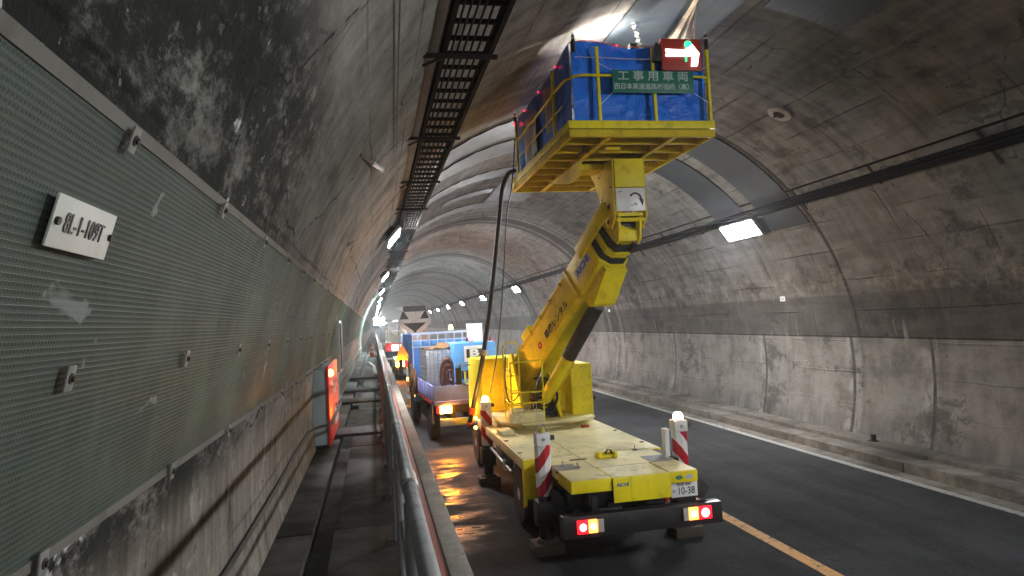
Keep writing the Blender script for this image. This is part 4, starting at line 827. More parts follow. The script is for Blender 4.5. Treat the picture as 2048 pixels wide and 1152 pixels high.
# lift cylinder
c0 = Vector((2.72, 11.62, 1.32)); c1 = bp(0.0, -0.44, 2.28)
b = MB(); b.tube([c0, c0.lerp(c1, 0.55)], 0.105, 16); lc = part(b, 'lift_cylinder', 'yellow', smooth=True)
b = MB(); n = 44; b.tube([c0.lerp(c1, 0.50+0.49*k/n) for k in range(n+1)], [0.120 if k % 2 else 0.113 for k in range(n+1)], 16); part(b, 'bellows', 'black', lc)
b = MB(); b.tube(spline([c0.lerp(c1, 0.1)+Vector((0.12, -0.03, 0)), c0.lerp(c1, 0.4)+Vector((0.15, 0.02, 0)), c0.lerp(c1, 0.5)+Vector((0.12, 0.06, 0.02))]), 0.025, 6); part(b, 'cylinder_pipe', 'yellow_d', lc)
# mast head under the platform
HX0, HX1 = 3.42, 3.92
for x in (HX0, HX1-0.03):
    b = MB(); b.prism([(9.42, 5.015), (10.45, 5.015), (10.25, 4.82), (9.98, 4.45), (9.80, 4.08), (9.58, 4.02), (9.42, 4.18)], T, x, x+0.03); part(b, 'mast_cheek', 'yellow_d', bevel=0.008)
for y, z, r_ in ((9.62, 4.36, 0.035), (9.70, 4.14, 0.03), (9.52, 4.62, 0.014), (10.0, 4.85, 0.014), (9.9, 4.5, 0.014)):
    b = MB(); b.lathe([(0, 0.001), (r_, 0.001), (r_, -0.012), (0, -0.015)], (HX0-0.001, y, z), 'X', 12); part(b, 'pivot_pin', 'rust')
b = MB(); b.box(HX0+0.032, HX1-0.032, 9.40, 9.44, 4.60, 5.01); b.box(HX0+0.032, HX1-0.032, 9.46, 10.1, 4.5, 4.98); b.box(HX0-0.002, HX1+0.002, 9.395, 9.402, 4.895, 4.902); mf = part(b, 'mast_front', 'yellow', bevel=0.008)
b = MB(); b.box(HX0+0.03, HX1-0.03, 9.398, 9.425, 4.255, 4.585); wp_ = part(b, 'direction_plate', 'plate', bevel=0.006)
TP = Matrix.Translation((3.74, 9.3965, 4.42)) @ Matrix(((1, 0, 0), (0, 0, -1), (0, 1, 0))).to_4x4()
arc = [(0.10*math.cos(a_), 0.10*math.sin(a_)) for a_ in [R(150-12*k) for k in range(14)]] + [(0.07*math.cos(a_), 0.075*math.sin(a_)) for a_ in [R(-6+12*k) for k in range(14)]]
b = MB(); b.prism(arc, TP, 0, 0.003); b.prism([(0.05, 0.02), (0.125, -0.005), (0.105, -0.10)], TP, 0, 0.0032); b.prism([(-0.08, -0.09), (0.03, -0.085), (0.03, -0.075), (-0.08, -0.08)], TP, 0, 0.003)
b.prism([(-0.04, -0.065), (0.03, -0.065), (0.0, -0.045)], TP, 0, 0.003); b.prism([(-0.25, 0.10), (-0.20, 0.115), (-0.20, 0.125), (-0.245, 0.115)], TP, 0, 0.003)
part(b, 'arrow_diagram', 'ink', wp_)
b = MB(); b.box(HX0+0.06, HX1-0.06, 9.44, 9.5, 4.19, 4.235); b.tube([(HX0+0.04, 9.47, 4.14), (HX1-0.04, 9.47, 4.14)], 0.03, 10); part(b, 'mast_crossbar', 'yellow')
b = MB(); b.box(HX0+0.05, HX1-0.05, 9.62, 9.9, 4.05, 4.25); part(b, 'mast_core', 'chassis')
b = MB(); b.prism([(9.44, 4.18), (9.75, 4.2), (9.85, 4.0), (9.60, 3.80), (9.50, 3.86)], T, HX0+0.07, HX0+0.10); b.prism([(9.44, 4.18), (9.75, 4.2), (9.85, 4.0), (9.60, 3.80), (9.50, 3.86)], T, HX1-0.11, HX1-0.08); b.box(HX0+0.10, HX1-0.11, 9.55, 9.60, 3.84, 4.0)
part(b, 'knuckle', 'yellow', bevel=0.006)
# platform
PX0, PX1, PY0, PY1, PZ = 2.49, 4.46, 8.30, 12.03, 5.03
def ringframe(z0, z1, mat, name, t=0.05, bev=0.008):
    q = MB(); q.box(PX0, PX1, PY0, PY0+t, z0, z1); q.box(PX0, PX1, PY1-t, PY1, z0, z1); q.box(PX0, PX0+t, PY0+t+0.001, PY1-t-0.001, z0, z1); q.box(PX1-t, PX1, PY0+t+0.001, PY1-t-0.001, z0, z1)
    return part(q, name, mat, bevel=bev)
ringframe(PZ, PZ+0.095, 'yellow_d', 'platform_frame'); ringframe(PZ+0.107, PZ+0.21, 'yellow', 'platform_kickboard')
b = MB(); b.box(PX0+0.052, PX1-0.052, PY0+0.052, PY1-0.052, PZ+0.10, PZ+0.125); part(b, 'platform_floor', 'plywood')
b = MB()
for k in range(7): b.box(PX0+0.051, PX1-0.051, PY0+0.42+0.47*k, PY0+0.455+0.47*k, PZ+0.012, PZ+0.098)
part(b, 'platform_joists', 'yellow_d')
b = MB()
for x in (3.03, 3.92): b.box(x-0.035, x+0.035, PY0+0.052, PY1-0.052, PZ+0.002, PZ+0.011); b.box(x-0.008, x+0.008, PY0+0.052, PY1-0.052, PZ+0.0112, PZ+0.095)
b.box(3.15, 3.35, 8.85, 8.95, PZ-0.03, PZ+0.01); part(b, 'platform_girder', 'yellow_d')
b = MB(); b.prism([(9.55, PZ+0.001), (11.3, PZ+0.001), (10.2, PZ-0.22), (9.7, PZ-0.22)], T, 3.0, 3.03); b.prism([(9.55, PZ+0.001), (11.3, PZ+0.001), (10.2, PZ-0.22), (9.7, PZ-0.22)], T, 3.94, 3.97); b.box(3.032, 3.938, 9.75, 10.15, PZ-0.10, PZ-0.018)
part(b, 'platform_cradle', 'yellow_d')
b = MB(); b.tube([(2.85, 8.85, PZ+0.02), (2.83, 8.9, PZ-0.06), (2.78, 8.86, PZ-0.08)], 0.015, 6); part(b, 'platform_hook', 'rust')
posts = [(2.91, PY0+0.025), (3.66, PY0+0.025), (4.42, PY0+0.03), (PX0+0.025, 9.06), (PX0+0.025, 11.5), (PX1-0.025, 9.06), (PX1-0.025, 11.5), (3.0, PY1-0.025), (4.0, PY1-0.025)]
for x, y in posts:
    b = MB(); b.box(x-0.02, x+0.02, y-0.02, y+0.02, PZ+0.211, 6.19 if x > 2.6 else 6.14); part(b, 'platform_post', 'yellow', bevel=0.004)
b = MB(); xa, xb, ya, yb = PX0+0.025, PX1-0.02, PY0+0.0, PY1-0.02
cor = [(xa, yb-0.4), (xa, 10.5), (xa, ya+0.35), (xa+0.02, ya+0.2), (xa+0.09, ya+0.06), (xa+0.2, ya), (3.5, ya), (xb-0.1, ya), (xb-0.02, ya+0.05), (xb, ya+0.15), (xb, 10), (xb, yb-0.4)]
b.tube([(x, y, 5.815) for x, y in cor], 0.017, 8); part(b, 'platform_rail', 'yellow', smooth=True)
b = MB(); b.tube([(x, y, 5.52) for x, y in cor[:3]], 0.010, 6); part(b, 'side_rail', 'yellow_d')
b = MB(); b.tube([(2.6, PY0-0.03, 6.035), (2.91, PY0-0.03, 6.03), (3.4, PY0-0.03, 6.02), (3.66, PY0-0.03, 6.025)], 0.005, 5); part(b, 'tie_rope', 'beige')

# blue tarpaulin walls tied inside the platform railing
def tarp_wall(q, fx, n, m, z0, z1f, amp):
    """fx(t) -> point on the plan and outward normal; ruffled sheet of n x m cells with a thin back"""
    k = len(q.v)
    for side in (0, 1):
        for i in range(n+1):
            t = i/n; (x, y), (nx, ny) = fx(t); z1 = z1f(t)
            for j in range(m+1):
                h = j/m; z = z0+(z1-z0)*h
                wv = 0.55*amp*(math.sin(t*15+3.0*h+1.6*math.sin(h*5+t*7))*0.5 + abs(math.sin(h*7.3-t*19+2*math.sin(t*6)))*0.45 + abs(math.sin(h*4+t*31+1.3*math.sin(h*9)))*0.35 + 0.15*math.sin(h*23+t*60)) + 0.5*amp*math.sin(t*9.5+1)
                wv -= side*0.006; q.v.append((x+nx*wv, y+ny*wv, z))
    o2 = (n+1)*(m+1)
    for i in range(n):
        for j in range(m):
            a_ = k+i*(m+1)+j; q.f.append((a_, a_+m+1, a_+m+2, a_+1)); q.f.append((o2+a_, o2+a_+1, o2+a_+m+2, o2+a_+m+1))
ta = empty('blue_tarpaulin', (3.47, 10.1, PZ+0.21), 'creased bright blue tarpaulin walling in the raised work platform', 'tarpaulin')
top = lambda t: 6.25+0.025*math.sin(t*11)+0.02*math.sin(t*5+1)
b = MB(); tarp_wall(b, lambda t: ((2.60+1.80*t, 8.43), (0, -1)), 90, 30, PZ+0.14, top, 0.022); b.build('front_sheet', 'tarp', ta, smooth=True)
b = MB(); tarp_wall(b, lambda t: ((2.59, 8.43+3.4*t), (-1, 0)), 110, 24, PZ+0.14, lambda t: 6.25-0.06*math.sin(t*3.1)+0.02*math.sin(t*23), 0.02); b.build('side_sheet', 'tarp', ta, smooth=True)
b = MB(); tarp_wall(b, lambda t: ((4.40, 8.43+3.4*t), (1, 0)), 80, 16, PZ+0.14, lambda t: 6.22+0.02*math.sin(t*23), 0.015); b.build('side_sheet', 'tarp', ta, smooth=True)
b = MB(); tarp_wall(b, lambda t: ((2.60+1.80*t, 11.84), (0, 1)), 50, 12, PZ+0.14, lambda t: 6.15, 0.02); b.build('rear_sheet', 'tarp', ta, smooth=True)
def hang(name, y0, y1, z0, z1, lab, skew=0.0):
    q = MB(); n = 10; k = 8
    for sd in (0, 1):
        for i in range(n+1):
            for j in range(k+1):
                t, h = i/n, j/k; q.v.append((2.545-0.012*math.sin(t*9+h*4)-sd*0.003, y0+(y1-y0)*(t*(0.75+0.25*h))+skew*h, z0+(z1-z0)*h+0.03*math.sin(t*7)*(1-h)))
    o2 = (n+1)*(k+1)
    for i in range(n):
        for j in range(k): a_ = i*(k+1)+j; q.f += [(a_, a_+1, a_+k+2, a_+k+1), (o2+a_, o2+a_+k+1, o2+a_+k+2, o2+a_+1)]
    return tag(q.build(name, 'paper', smooth=True), lab, 'plastic sheet', 'plastic sheets on the platform side')
hang('plastic_sheet', 9.25, 9.75, 5.42, 6.02, 'smaller wrinkled translucent sheet hanging on the blue tarpaulin side, nearer the corner')
hang('plastic_sheet', 10.2, 11.3, 5.28, 5.98, 'larger greyish translucent sheet hanging on the blue tarpaulin side, nearer the black hose')
# signs tied to the platform front
gs = empty('site_sign', (3.63, 8.27, 5.6), 'green sign with white Japanese lettering tied to the front of the raised platform', 'sign')
b = MB(); b.box(3.08, 4.18, 8.262, 8.274, 5.585, 5.875); b.build('panel', 'green', gs, bevel=0.003)
lettering('工 事 用 車 両', 0.135, 'mint', gs, (3.63, 8.260, 5.795), (1, 0, 0), (0, 0, 1), sx=1.17, bold=0.002)
lettering('西日本高速道路㈱福崎（高）', 0.083, 'mint', gs, (3.63, 8.260, 5.662), (1, 0, 0), (0, 0, 1), sx=0.99, bold=0.001)
b = MB()
for p, q_ in (((3.08, 8.268, 5.875), (2.93, 8.31, 5.97)), ((3.08, 8.268, 5.59), (2.95, 8.36, 5.47)), ((4.18, 8.268, 5.59), (4.40, 8.30, 5.47)), ((4.18, 8.268, 5.87), (4.40, 8.30, 5.95))): b.tube([p, q_], 0.004, 5)
b.build('tie_cord', 'plate', gs)
asg = empty('arrow_sign', (4.0, 8.24, 6.06), 'red panel with a glowing white arrow pointing right on the raised platform', 'sign')
b = MB(); b.box(3.735, 4.285, 8.20, 8.255, 5.865, 6.275); b.build('panel', 'redpanel', asg, bevel=0.01)
TA = Matrix.Translation((4.0, 8.198, 6.085)) @ Matrix(((1, 0, 0), (0, 0, -1), (0, 1, 0))).to_4x4()
b = MB(); b.prism([(-0.215, -0.045), (-0.20, 0.0), (-0.215, 0.045), (0.08, 0.04), (0.06, 0.135), (0.13, 0.145), (0.245, 0.0), (0.21, -0.165), (0.13, -0.17), (0.15, -0.035)], TA, 0.0, 0.012); b.build('arrow', 'L_arrow', asg)
b = MB(); b.prism([(0.055, 0.06), (0.05, 0.135), (0.085, 0.158), (0.135, 0.15), (0.15, 0.11), (0.10, 0.07)], TA, 0.0125, 0.016); b.prism([(0.05, -0.11), (0.07, -0.11), (0.075, -0.047), (0.05, -0.047)], TA, 0.0, 0.012); b.build('green_diodes', 'L_green', asg)
b = MB(); b.box(3.64, 3.73, 8.20, 8.28, 5.98, 6.16); b.box(3.66, 3.70, 8.21, 8.26, 6.16, 6.22); b.build('control_unit', 'chassis', asg, bevel=0.006)
# red LED string along the tarpaulin edge
ls = empty('light_string', (2.6, 8.4, 6.25), 'thin red light string along the top edge of the blue tarpaulin', 'light string')
lpts = [(2.57, 11.7-0.33*k, 6.235-0.05*math.sin(k/10*3.1)+0.012*math.sin(k*2.2)) for k in range(10)] + [(2.585+0.16*k, 8.40, top(k/11)+0.004) for k in range(9)]
b = MB(); b.tube(lpts, 0.007, 6); b.build('cord', 'redpanel', ls)
for k in (2, 5, 8, 14):
    b = MB(); x, y, z = lpts[k]; b.lathe([(0, -0.014), (0.012, -0.008), (0.012, 0.008), (0, 0.014)], (x-0.01, y-0.008, z), 'Z', 10); b.build('diode', 'L_reddot', ls)
def flashlight(loc, h, lab, red):
    e = empty('warning_lamp', loc, lab, 'lamp', 'thin lamps on the platform corners'); x, y, z = loc
    q = MB(); q.lathe([(0, 0), (0.026, 0), (0.026, h*0.55), (0.020, h*0.56), (0.020, h*0.8), (0.010, h*0.84), (0, h*0.85)], loc, 'Z', 12); q.build('handle', 'black', e)
    q = MB(); q.lathe([(0.0, h*0.62), (0.0275, h*0.62), (0.0275, h*0.70), (0, h*0.70)], loc, 'Z', 12); q.build('band', 'beige', e)
    q = MB(); q.lathe([(0, h*0.851), (0.007, h*0.851), (0.003, h), (0, h)], loc, 'Z', 8); q.build('tip', 'plate', e)
    if red: q = MB(); q.lathe([(0, -0.03), (0.03, -0.02), (0.03, 0.02), (0, 0.03)], (x, y-0.01, z+0.02), 'Z', 10); q.build('red_light', 'L_reddot', e)
flashlight((2.62, 8.36, 6.13), 0.27, 'thin black lamp stick on the front left corner of the tarpaulin', False)
flashlight((2.53, 11.62, 6.12), 0.24, 'thin lamp stick with a red light on the far left corner of the tarpaulin', True)
flashlight((4.44, 8.36, 6.19), 0.25, 'thin lamp stick on the front right corner above the arrow sign', False)
b = MB(); random.seed(3); vs = []
for i in range(13):
    for j in range(6): vs.append((2.72+0.030*i, 8.60+0.05*j, 6.20+0.07*math.sin(math.pi*i/12)*math.sin(math.pi*j/5)+rnd.uniform(-0.012, 0.02)))
b.add(vs, [(6*i+j, 6*i+j+1, 6*i+j+7, 6*i+j+6) for i in range(12) for j in range(5)]); b.box(2.73, 3.07, 8.62, 8.83, 6.15, 6.19)
tag(b.build('sacking', 'soil', smooth=True), 'crumpled brown sacking heaped on top of the blue tarpaulin', 'sacking')
b = MB(); b.box(3.42, 3.52, 8.46, 8.54, 6.19, 6.31); b.box(3.44, 3.50, 8.45, 8.459, 6.22, 6.28); tag(b.build('junction_box', 'chassis', bevel=0.008), 'small dark box on the tarpaulin edge beside the white cloth strip', 'box')
b = MB(); n = 30; vs = []
for i in range(n+1):
    z = 6.22+0.385*i/n; o_ = 0.012*math.sin(i*1.3)+0.008*math.sin(i*2.9); x = 3.56-0.10*i/n+o_
    vs += [(x-0.025, 8.44+0.01*math.sin(i), z), (x+0.025, 8.43+0.012*math.cos(i*1.7), z), (x+0.01, 8.45, z)]
b.add(vs, [(3*i+j, 3*i+(j+1) % 3, 3*i+3+(j+1) % 3, 3*i+3+j) for i in range(n) for j in range(3)]); tag(b.build('white_strip', 'whitecloth'), 'ragged white cloth strip hanging from the vault above the platform', 'cloth')
b = MB(); vs = []; n = 24
for sd in (0, 1):
    for i in range(n+1):
        t = i/n
        for j in range(13):
            h = j/12; y = 7.3+2.3*h; sa = -0.24+0.13*(y-7.3); sb = -0.16+0.46*max(0, y-7.75); x, z = arch(sa+(sb-sa)*t, 0.05+0.022*math.sin(t*22+h*3)+0.07*math.sin(math.pi*t)*h-sd*0.006); vs.append((x, y, z))
o2 = (n+1)*13
b.add(vs, [(13*i+j, 13*i+j+1, 13*i+j+14, 13*i+j+13) for i in range(n) for j in range(12)] + [(o2+13*i+j, o2+13*i+j+13, o2+13*i+j+14, o2+13*i+j+1) for i in range(n) for j in range(12)])
tag(b.build('hanging_cloth', 'beige', smooth=True), 'beige wedge of cloth fixed to the vault above the right end of the platform', 'cloth')
wl_ = empty('work_lamp', (2.95, 8.85, 5.95), 'bright work lamp inside the tarpaulin lighting the vault above', 'lamp')
b = MB(); b.lathe([(0, 6.175), (0.045, 6.18), (0.065, 6.205), (0.065, 6.235), (0.045, 6.255), (0, 6.26)], (3.20, 8.51, 0), 'Z', 16); b.build('lens', 'L_work', wl_, smooth=True)
b = MB(); b.lathe([(0, 6.10), (0.05, 6.10), (0.05, 6.17), (0, 6.173)], (3.20, 8.51, 0), 'Z', 14); b.build('housing', 'chassis', wl_)
b = MB(); b.tube([(3.20, 8.51, 5.16), (3.20, 8.51, 6.10)], 0.014, 8); b.build('stand', 'galv', wl_)

# hose and cord from the platform
hp = spline([(2.50, 11.75, 5.36), (2.42, 11.93, 5.34), (2.33, 12.06, 5.10), (2.27, 12.2, 4.6), (2.185, 12.35, 3.9), (2.05, 12.42, 3.0), (1.88, 12.44, 2.13), (1.71, 12.45, 1.45), (1.62, 12.6, 1.02), (1.68, 13.3, 0.80), (2.1, 14.6, 0.78), (2.55, 15.5, 0.95), (2.6, 15.9, 1.38), (2.55, 16.4, 1.42)])
hs = empty('air_hose', (2.2, 12.3, 3.0), 'thick black hose hanging from the platform corner down to the truck ahead', 'hose')
b = MB(); b.tube(hp, 0.041, 12); b.build('hose', 'black', hs, smooth=True)
b = MB(); i = min(range(len(hp)), key=lambda k: abs(hp[k].z-2.24)+(0 if hp[k].y < 12.6 else 9)); dv_ = (hp[i+1]-hp[i-1]).normalized()
b.tube([hp[i]-dv_*0.05, hp[i]+dv_*0.05], 0.075, 14); b.build('clamp', 'galv', hs)
for zz in (1.22, 1.0):
    i = min(range(len(hp)), key=lambda k: abs(hp[k].z-zz)+(0 if hp[k].y < 12.7 else 9)); dv_ = (hp[i+1]-hp[i-1]).normalized()
    b = MB(); b.tube([hp[i]-dv_*0.06, hp[i]+dv_*0.06], 0.054, 12); b.build('red_band', 'conered', hs)
b = MB(); b.tube(spline([(2.52, 11.68, 5.9), (2.47, 11.85, 5.2), (2.36, 11.95, 4.6), (2.30, 12.1, 3.8), (2.22, 12.2, 3.0), (2.12, 12.3, 2.2), (2.0, 12.5, 1.5)]), 0.011, 6)
tag(b.build('power_cord', 'black', smooth=True), 'thin black cord hanging beside the thick hose', 'cord')

# ------------------------------------------------------------------ blue flatbed truck ahead
bt = empty('flatbed_truck', (2.10, 16.0, 0), 'blue flatbed truck with low lilac drop sides and glowing amber tail lamp', 'truck', rz=R(3.2))
def bpart(mb, name, mat, parent=None, **kw): return mb.build(name, mat, parent or bt, local=True, **kw)
b = MB()
for x in (-0.4, 0.4): b.box(x-0.04, x+0.04, 0.05, 5.5, 0.55, 0.78)
for y in (0.3, 1.2, 2.4, 3.6): b.box(-0.74, 0.74, y, y+0.1, 0.78, 0.92)
b.box(-0.78, -0.5, 1.9, 3.2, 0.42, 0.76); b.box(0.45, 0.78, 1.9, 2.8, 0.42, 0.76); b.tube([(-0.7, 1.15, 0.4), (0.7, 1.15, 0.4)], 0.06, 10); bpart(b, 'chassis', 'chassis')
b = MB(); b.box(-0.84, 0.84, 0.03, 4.0, 0.93, 1.02); bpart(b, 'bed', 'bed', bevel=0.006)
b = MB(); b.box(-0.83, 0.83, 0.0, 0.04, 1.03, 1.37); bpart(b, 'tailgate', 'bed', bevel=0.008)
for sx in (-1, 1):
    b = MB(); b.box(sx*0.84-0.018, sx*0.84+0.018, 0.045, 3.98, 1.03, 1.38)
    for k in range(11): b.box(sx*0.868-0.012, sx*0.868+0.012, 0.2+0.36*k, 0.25+0.36*k, 1.03, 1.37)
    bpart(b, 'side_board', 'bed', bevel=0.004)
    b = MB(); b.box(sx*0.86-0.012, sx*0.86+0.012, 0.3, 3.8, 0.94, 1.0); bpart(b, 'side_sill', 'redpanel')
b = MB(); b.box(-0.72, 0.72, 0.02, 0.10, 0.46, 0.62); rb = bpart(b, 'rear_bumper', 'dirtywhite', bevel=0.006)
b = MB(); b.box(-0.40, 0.06, 0.008, 0.019, 0.475, 0.60); bpart(b, 'number_plate', 'lens', rb, bevel=0.002)
b = MB(); b.box(-0.80, 0.80, 0.06, 0.09, 0.74, 0.92); tp = bpart(b, 'lamp_panel', 'chassis')
for x0, mt, x1 in ((-0.79, 'L_red', -0.71), (-0.71, 'L_amb', -0.45), (0.45, 'L_amb', 0.70), (0.70, 'L_red', 0.79)):
    b = MB(); b.box(x0+0.004, x1-0.004, 0.02, 0.055, 0.755, 0.91); bpart(b, 'tail_lamp', mt, tp, bevel=0.006)
def bwheel(x, y, d, r=0.40, w_=0.22):
    q = MB(); h = w_/2; q.lathe([(r*0.6, -h), (r*0.9, -h), (r, -h*0.5), (r, h*0.5), (r*0.9, h), (r*0.6, h)], (x, y, r), 'X', 28); wh = bpart(q, 'wheel', 'black', smooth=True)
    q = MB(); q.lathe([(r*0.62, d*h*0.9), (r*0.5, d*h*0.7), (r*0.25, d*h*0.5), (r*0.2, d*h*0.8), (0, d*h*0.8), (0, 0), (r*0.6, 0)], (x, y, r), 'X', 24); bpart(q, 'rim', 'galv', wh, smooth=True)
for x, y, d in ((-0.72, 1.2, -1), (0.72, 1.2, 1), (-0.74, 4.75, -1), (0.74, 4.75, 1)): bwheel(x, y, d)
b = MB(); b.box(-0.90, -0.84, 0.9, 1.5, 0.35, 0.72) if False else b.tube([(-0.85, 0.25, 0.5), (-0.85, 0.28, 0.92)], 0.02, 6); bpart(b, 'bed_stay', 'chrome')
# headboard with open grid on top
b = MB(); b.box(-0.83, 0.83, 4.03, 4.06, 1.03, 2.12); hb = bpart(b, 'headboard', 'darkblue', bevel=0.004)
b = MB()
for k in range(8): x = -0.83+1.66*k/7; b.box(x-0.014, x+0.014, 3.99, 4.028, 1.03, 2.50)
for z in (2.14, 2.32, 2.50): b.box(-0.86, 0.86, 3.985, 4.03, z, z+(0.06 if z == 2.50 else 0.03))
bpart(b, 'headboard_grid', 'paleblue')
b = MB(); b.tube([(0.28, 4.03, 2.56), (0.28, 4.03, 2.60)], 0.05, 12); bpart(b, 'beacon_base', 'galv', hb)
b = MB(); b.lathe([(0, 2.60), (0.055, 2.60), (0.055, 2.68), (0.03, 2.73), (0, 2.735)], (0.28, 4.03, 0), 'Z', 14); bpart(b, 'beacon', 'L_yel', hb, smooth=True)
b = MB(); b.prism([(4.2, 0.6), (5.75, 0.6), (5.8, 1.3), (5.5, 2.3), (4.25, 2.35)], T, -0.82, 0.82); cbb = bpart(b, 'cab', 'blue', bevel=0.05)
b = MB(); b.tube([(-0.82, 5.5, 1.8), (-1.02, 5.55, 1.85), (-1.04, 5.55, 1.5)], 0.014, 6); b.box(-1.11, -0.98, 5.53, 5.57, 1.3, 1.75); bpart(b, 'side_mirror', 'black', cbb)
b = MB(); b.box(-0.91, -0.875, 3.6, 3.66, 0.82, 0.90); bpart(b, 'clearance_lamp', 'L_blk')
# load: tank, compressor, coil, box
def world(lx, ly, lz): return bt.matrix_basis @ Vector((lx, ly, lz))
RZ = Matrix.Rotation(R(3.2), 4, 'Z')
def bthing(name, lx, ly, lz, label, cat, group=None):
    p = Matrix.Translation((2.10, 16.0, 0)) @ RZ @ Vector((lx, ly, lz)); return empty(name, p, label, cat, group, rz=R(3.2))
tk = bthing('water_tank', -0.48, 1.8, 1.02, 'white plastic cube tank in a wire cage on the blue truck', 'tank')
b = MB(); b.box(-0.34, 0.34, -0.5, 0.5, 0.12, 1.12); b.build('tank', 'tank', tk, local=True, bevel=0.05)
b = MB()
for k in range(8):
    x = -0.35+0.1*k
    for y in (-0.515, 0.515): b.tube([(x, y, 0.1), (x, y, 1.14)], 0.008, 5)
for k in range(10):
    z = 0.12+0.113*k; b.tube([(-0.36, -0.52, z), (0.36, -0.52, z), (0.36, 0.52, z), (-0.36, 0.52, z), (-0.36, -0.52, z)], 0.008, 5)
for k in range(9):
    y = -0.5+0.125*k
    for x in (-0.36, 0.36): b.tube([(x, y, 0.1), (x, y, 1.14)], 0.008, 5)
b.build('cage', 'galv', tk, local=True)
b = MB(); b.box(-0.36, 0.36, -0.52, 0.52, 0.0, 0.05); 
for x in (-0.3, 0.0, 0.3): b.box(x-0.06, x+0.06, -0.52, 0.52, 0.051, 0.1)
b.build('pallet', 'wood', tk, local=True)
b = MB(); vs = []
for i in range(15):
    for j in range(9): vs.append((-0.36+0.72*i/14, -0.5+1.0*j/8, 1.155+0.13*max(0, math.sin(math.pi*(i-5)/10))*math.sin(math.pi*j/8)+rnd.uniform(0, 0.035)))
b.add(vs, [(9*i+j, 9*i+j+1, 9*i+j+10, 9*i+j+9) for i in range(14) for j in range(8)]); b.box(-0.36, 0.36, -0.5, 0.5, 1.148, 1.153)
o = b.build('sacks', 'soil', None, smooth=True); o.matrix_world = Matrix.Translation(tk.location) @ RZ; tag(o, 'brown muddy sacks heaped on top of the caged white tank', 'sacks')
cp = bthing('compressor', 0.32, 1.5, 1.02, 'bright blue compressor cabinet with a white B board on its end', 'compressor')
b = MB(); b.box(-0.52, 0.50, -0.75, 0.85, 0.06, 1.27); cpb = b.build('cabinet', 'blue', cp, local=True, bevel=0.025)
b = MB(); b.box(-0.5, 0.48, -0.7, 0.8, 0.0, 0.058); b.build('skid', 'chassis', cp, local=True)
b = MB(); b.box(-0.50, 0.48, -0.758, -0.751, 0.72, 0.728); b.box(-0.02, -0.012, -0.758, -0.751, 0.1, 0.7); b.build('panel_gap', 'chassis', cp, local=True)
b = MB()
for k in range(5): b.box(-0.42+0.055*k, -0.385+0.055*k, -0.76, -0.751, 0.42, 0.62)
b.build('vent', 'chassis', cp, local=True)
bd = bthing('letter_board', 0.27, 0.72, 1.84, 'white board with a big letter B on the blue compressor end', 'sign')
b = MB(); b.box(-0.24, 0.27, -0.006, 0.012, 0.0, 0.38); b.build('board', 'plate', bd, local=True)
b = MB(); b.box(-0.19, 0.20, -0.0085, -0.0065, 0.09, 0.30); b.build('black_field', 'ink', bd, local=True)
lettering('B', 0.235, 'plate', bd, (0.0, -0.0105, 0.197), (1, 0, 0), (0, 0, 1), local=True, sx=1.85, bold=0.010)
wb = bthing('white_box', 0.50, 1.7, 2.291, 'plain white upright box standing on the blue compressor', 'box')
b = MB(); b.box(-0.18, 0.18, -0.14, 0.14, 0.0, 0.44); b.build('shell', 'white_p', wb, local=True, bevel=0.012)
b = MB(); b.box(-0.19, 0.19, -0.15, 0.15, 0.4405, 0.455); b.build('lid', 'white_p', wb, local=True, bevel=0.004)
for lx, ly, lz, lb in ((0.12, 0.95, 2.30, 'red cloth scrap left of the white box on the compressor'), (0.68, 0.95, 2.28, 'pink red cloth scrap right of the white box behind the hose')):
    q = MB(); vs = []
    for i in range(9):
        for j in range(5): vs.append((0.02*i+0.01*j, 0.03*j+0.01*math.sin(i*1.5), 0.06*math.sin(i*0.8)*(1-j/6)+0.02*math.sin(j*2+i)+ (0.05 if j == 0 else 0.02)))
    q.add(vs, [(5*i+j, 5*i+j+1, 5*i+j+6, 5*i+j+5) for i in range(8) for j in range(4)])
    o = q.build('red_cloth', 'redink', None, smooth=True); o.location = Matrix.Translation((2.10, 16.0, 0)) @ RZ @ Vector((lx, ly, lz)); tag(o, lb, 'cloth', 'red cloths on the compressor')
hc = bthing('hose_coil', -0.32, 1.05, 1.02, 'brown hose coil hung upright against the caged tank', 'hose')
b = MB()
for k in range(16):
    rr = 0.31-0.016*k; b.tube([(0.17*rr/0.3*math.cos(a_)+0.004*k-0.03, -0.05+0.02*math.sin(a_*2+k)-0.012*(k % 3), 0.50+1.45*rr*math.sin(a_)) for a_ in [j*math.pi/10 for j in range(21)]], 0.024, 7)
b.build('coil', 'brown', hc, local=True, smooth=True)
rp_ = bthing('rope_coil', -0.93, 3.1, 0.95, 'tangled brown rope and hose hung on the left side of the blue truck', 'rope')
b = MB()
for k in range(9):
    r0_ = 0.26+0.02*math.sin(k*2.3); b.tube([(-0.015*k+0.02+0.03*math.sin(a_*3+k), 0.35*math.cos(a_)*(0.8+0.2*math.sin(k)), 0.30+1.2*r0_*math.sin(a_)+0.03*k*math.sin(k)) for a_ in [j*math.pi/9 for j in range(19)]], 0.022, 6)
b.build('coil', 'soil', rp_, local=True, smooth=True)
ss_ = bthing('tailgate_sign', 0.42, -0.012, 0.98, 'small grey green sign hung on the tailgate of the blue truck', 'sign')
b = MB(); b.box(-0.13, 0.13, -0.006, 0.006, 0.0, 0.28); b.build('panel', 'green', ss_, local=True)
lettering('工', 0.13, 'mint', ss_, (-0.03, -0.0085, 0.19), (1, 0, 0), (0, 0, 1), local=True, sx=1.2)
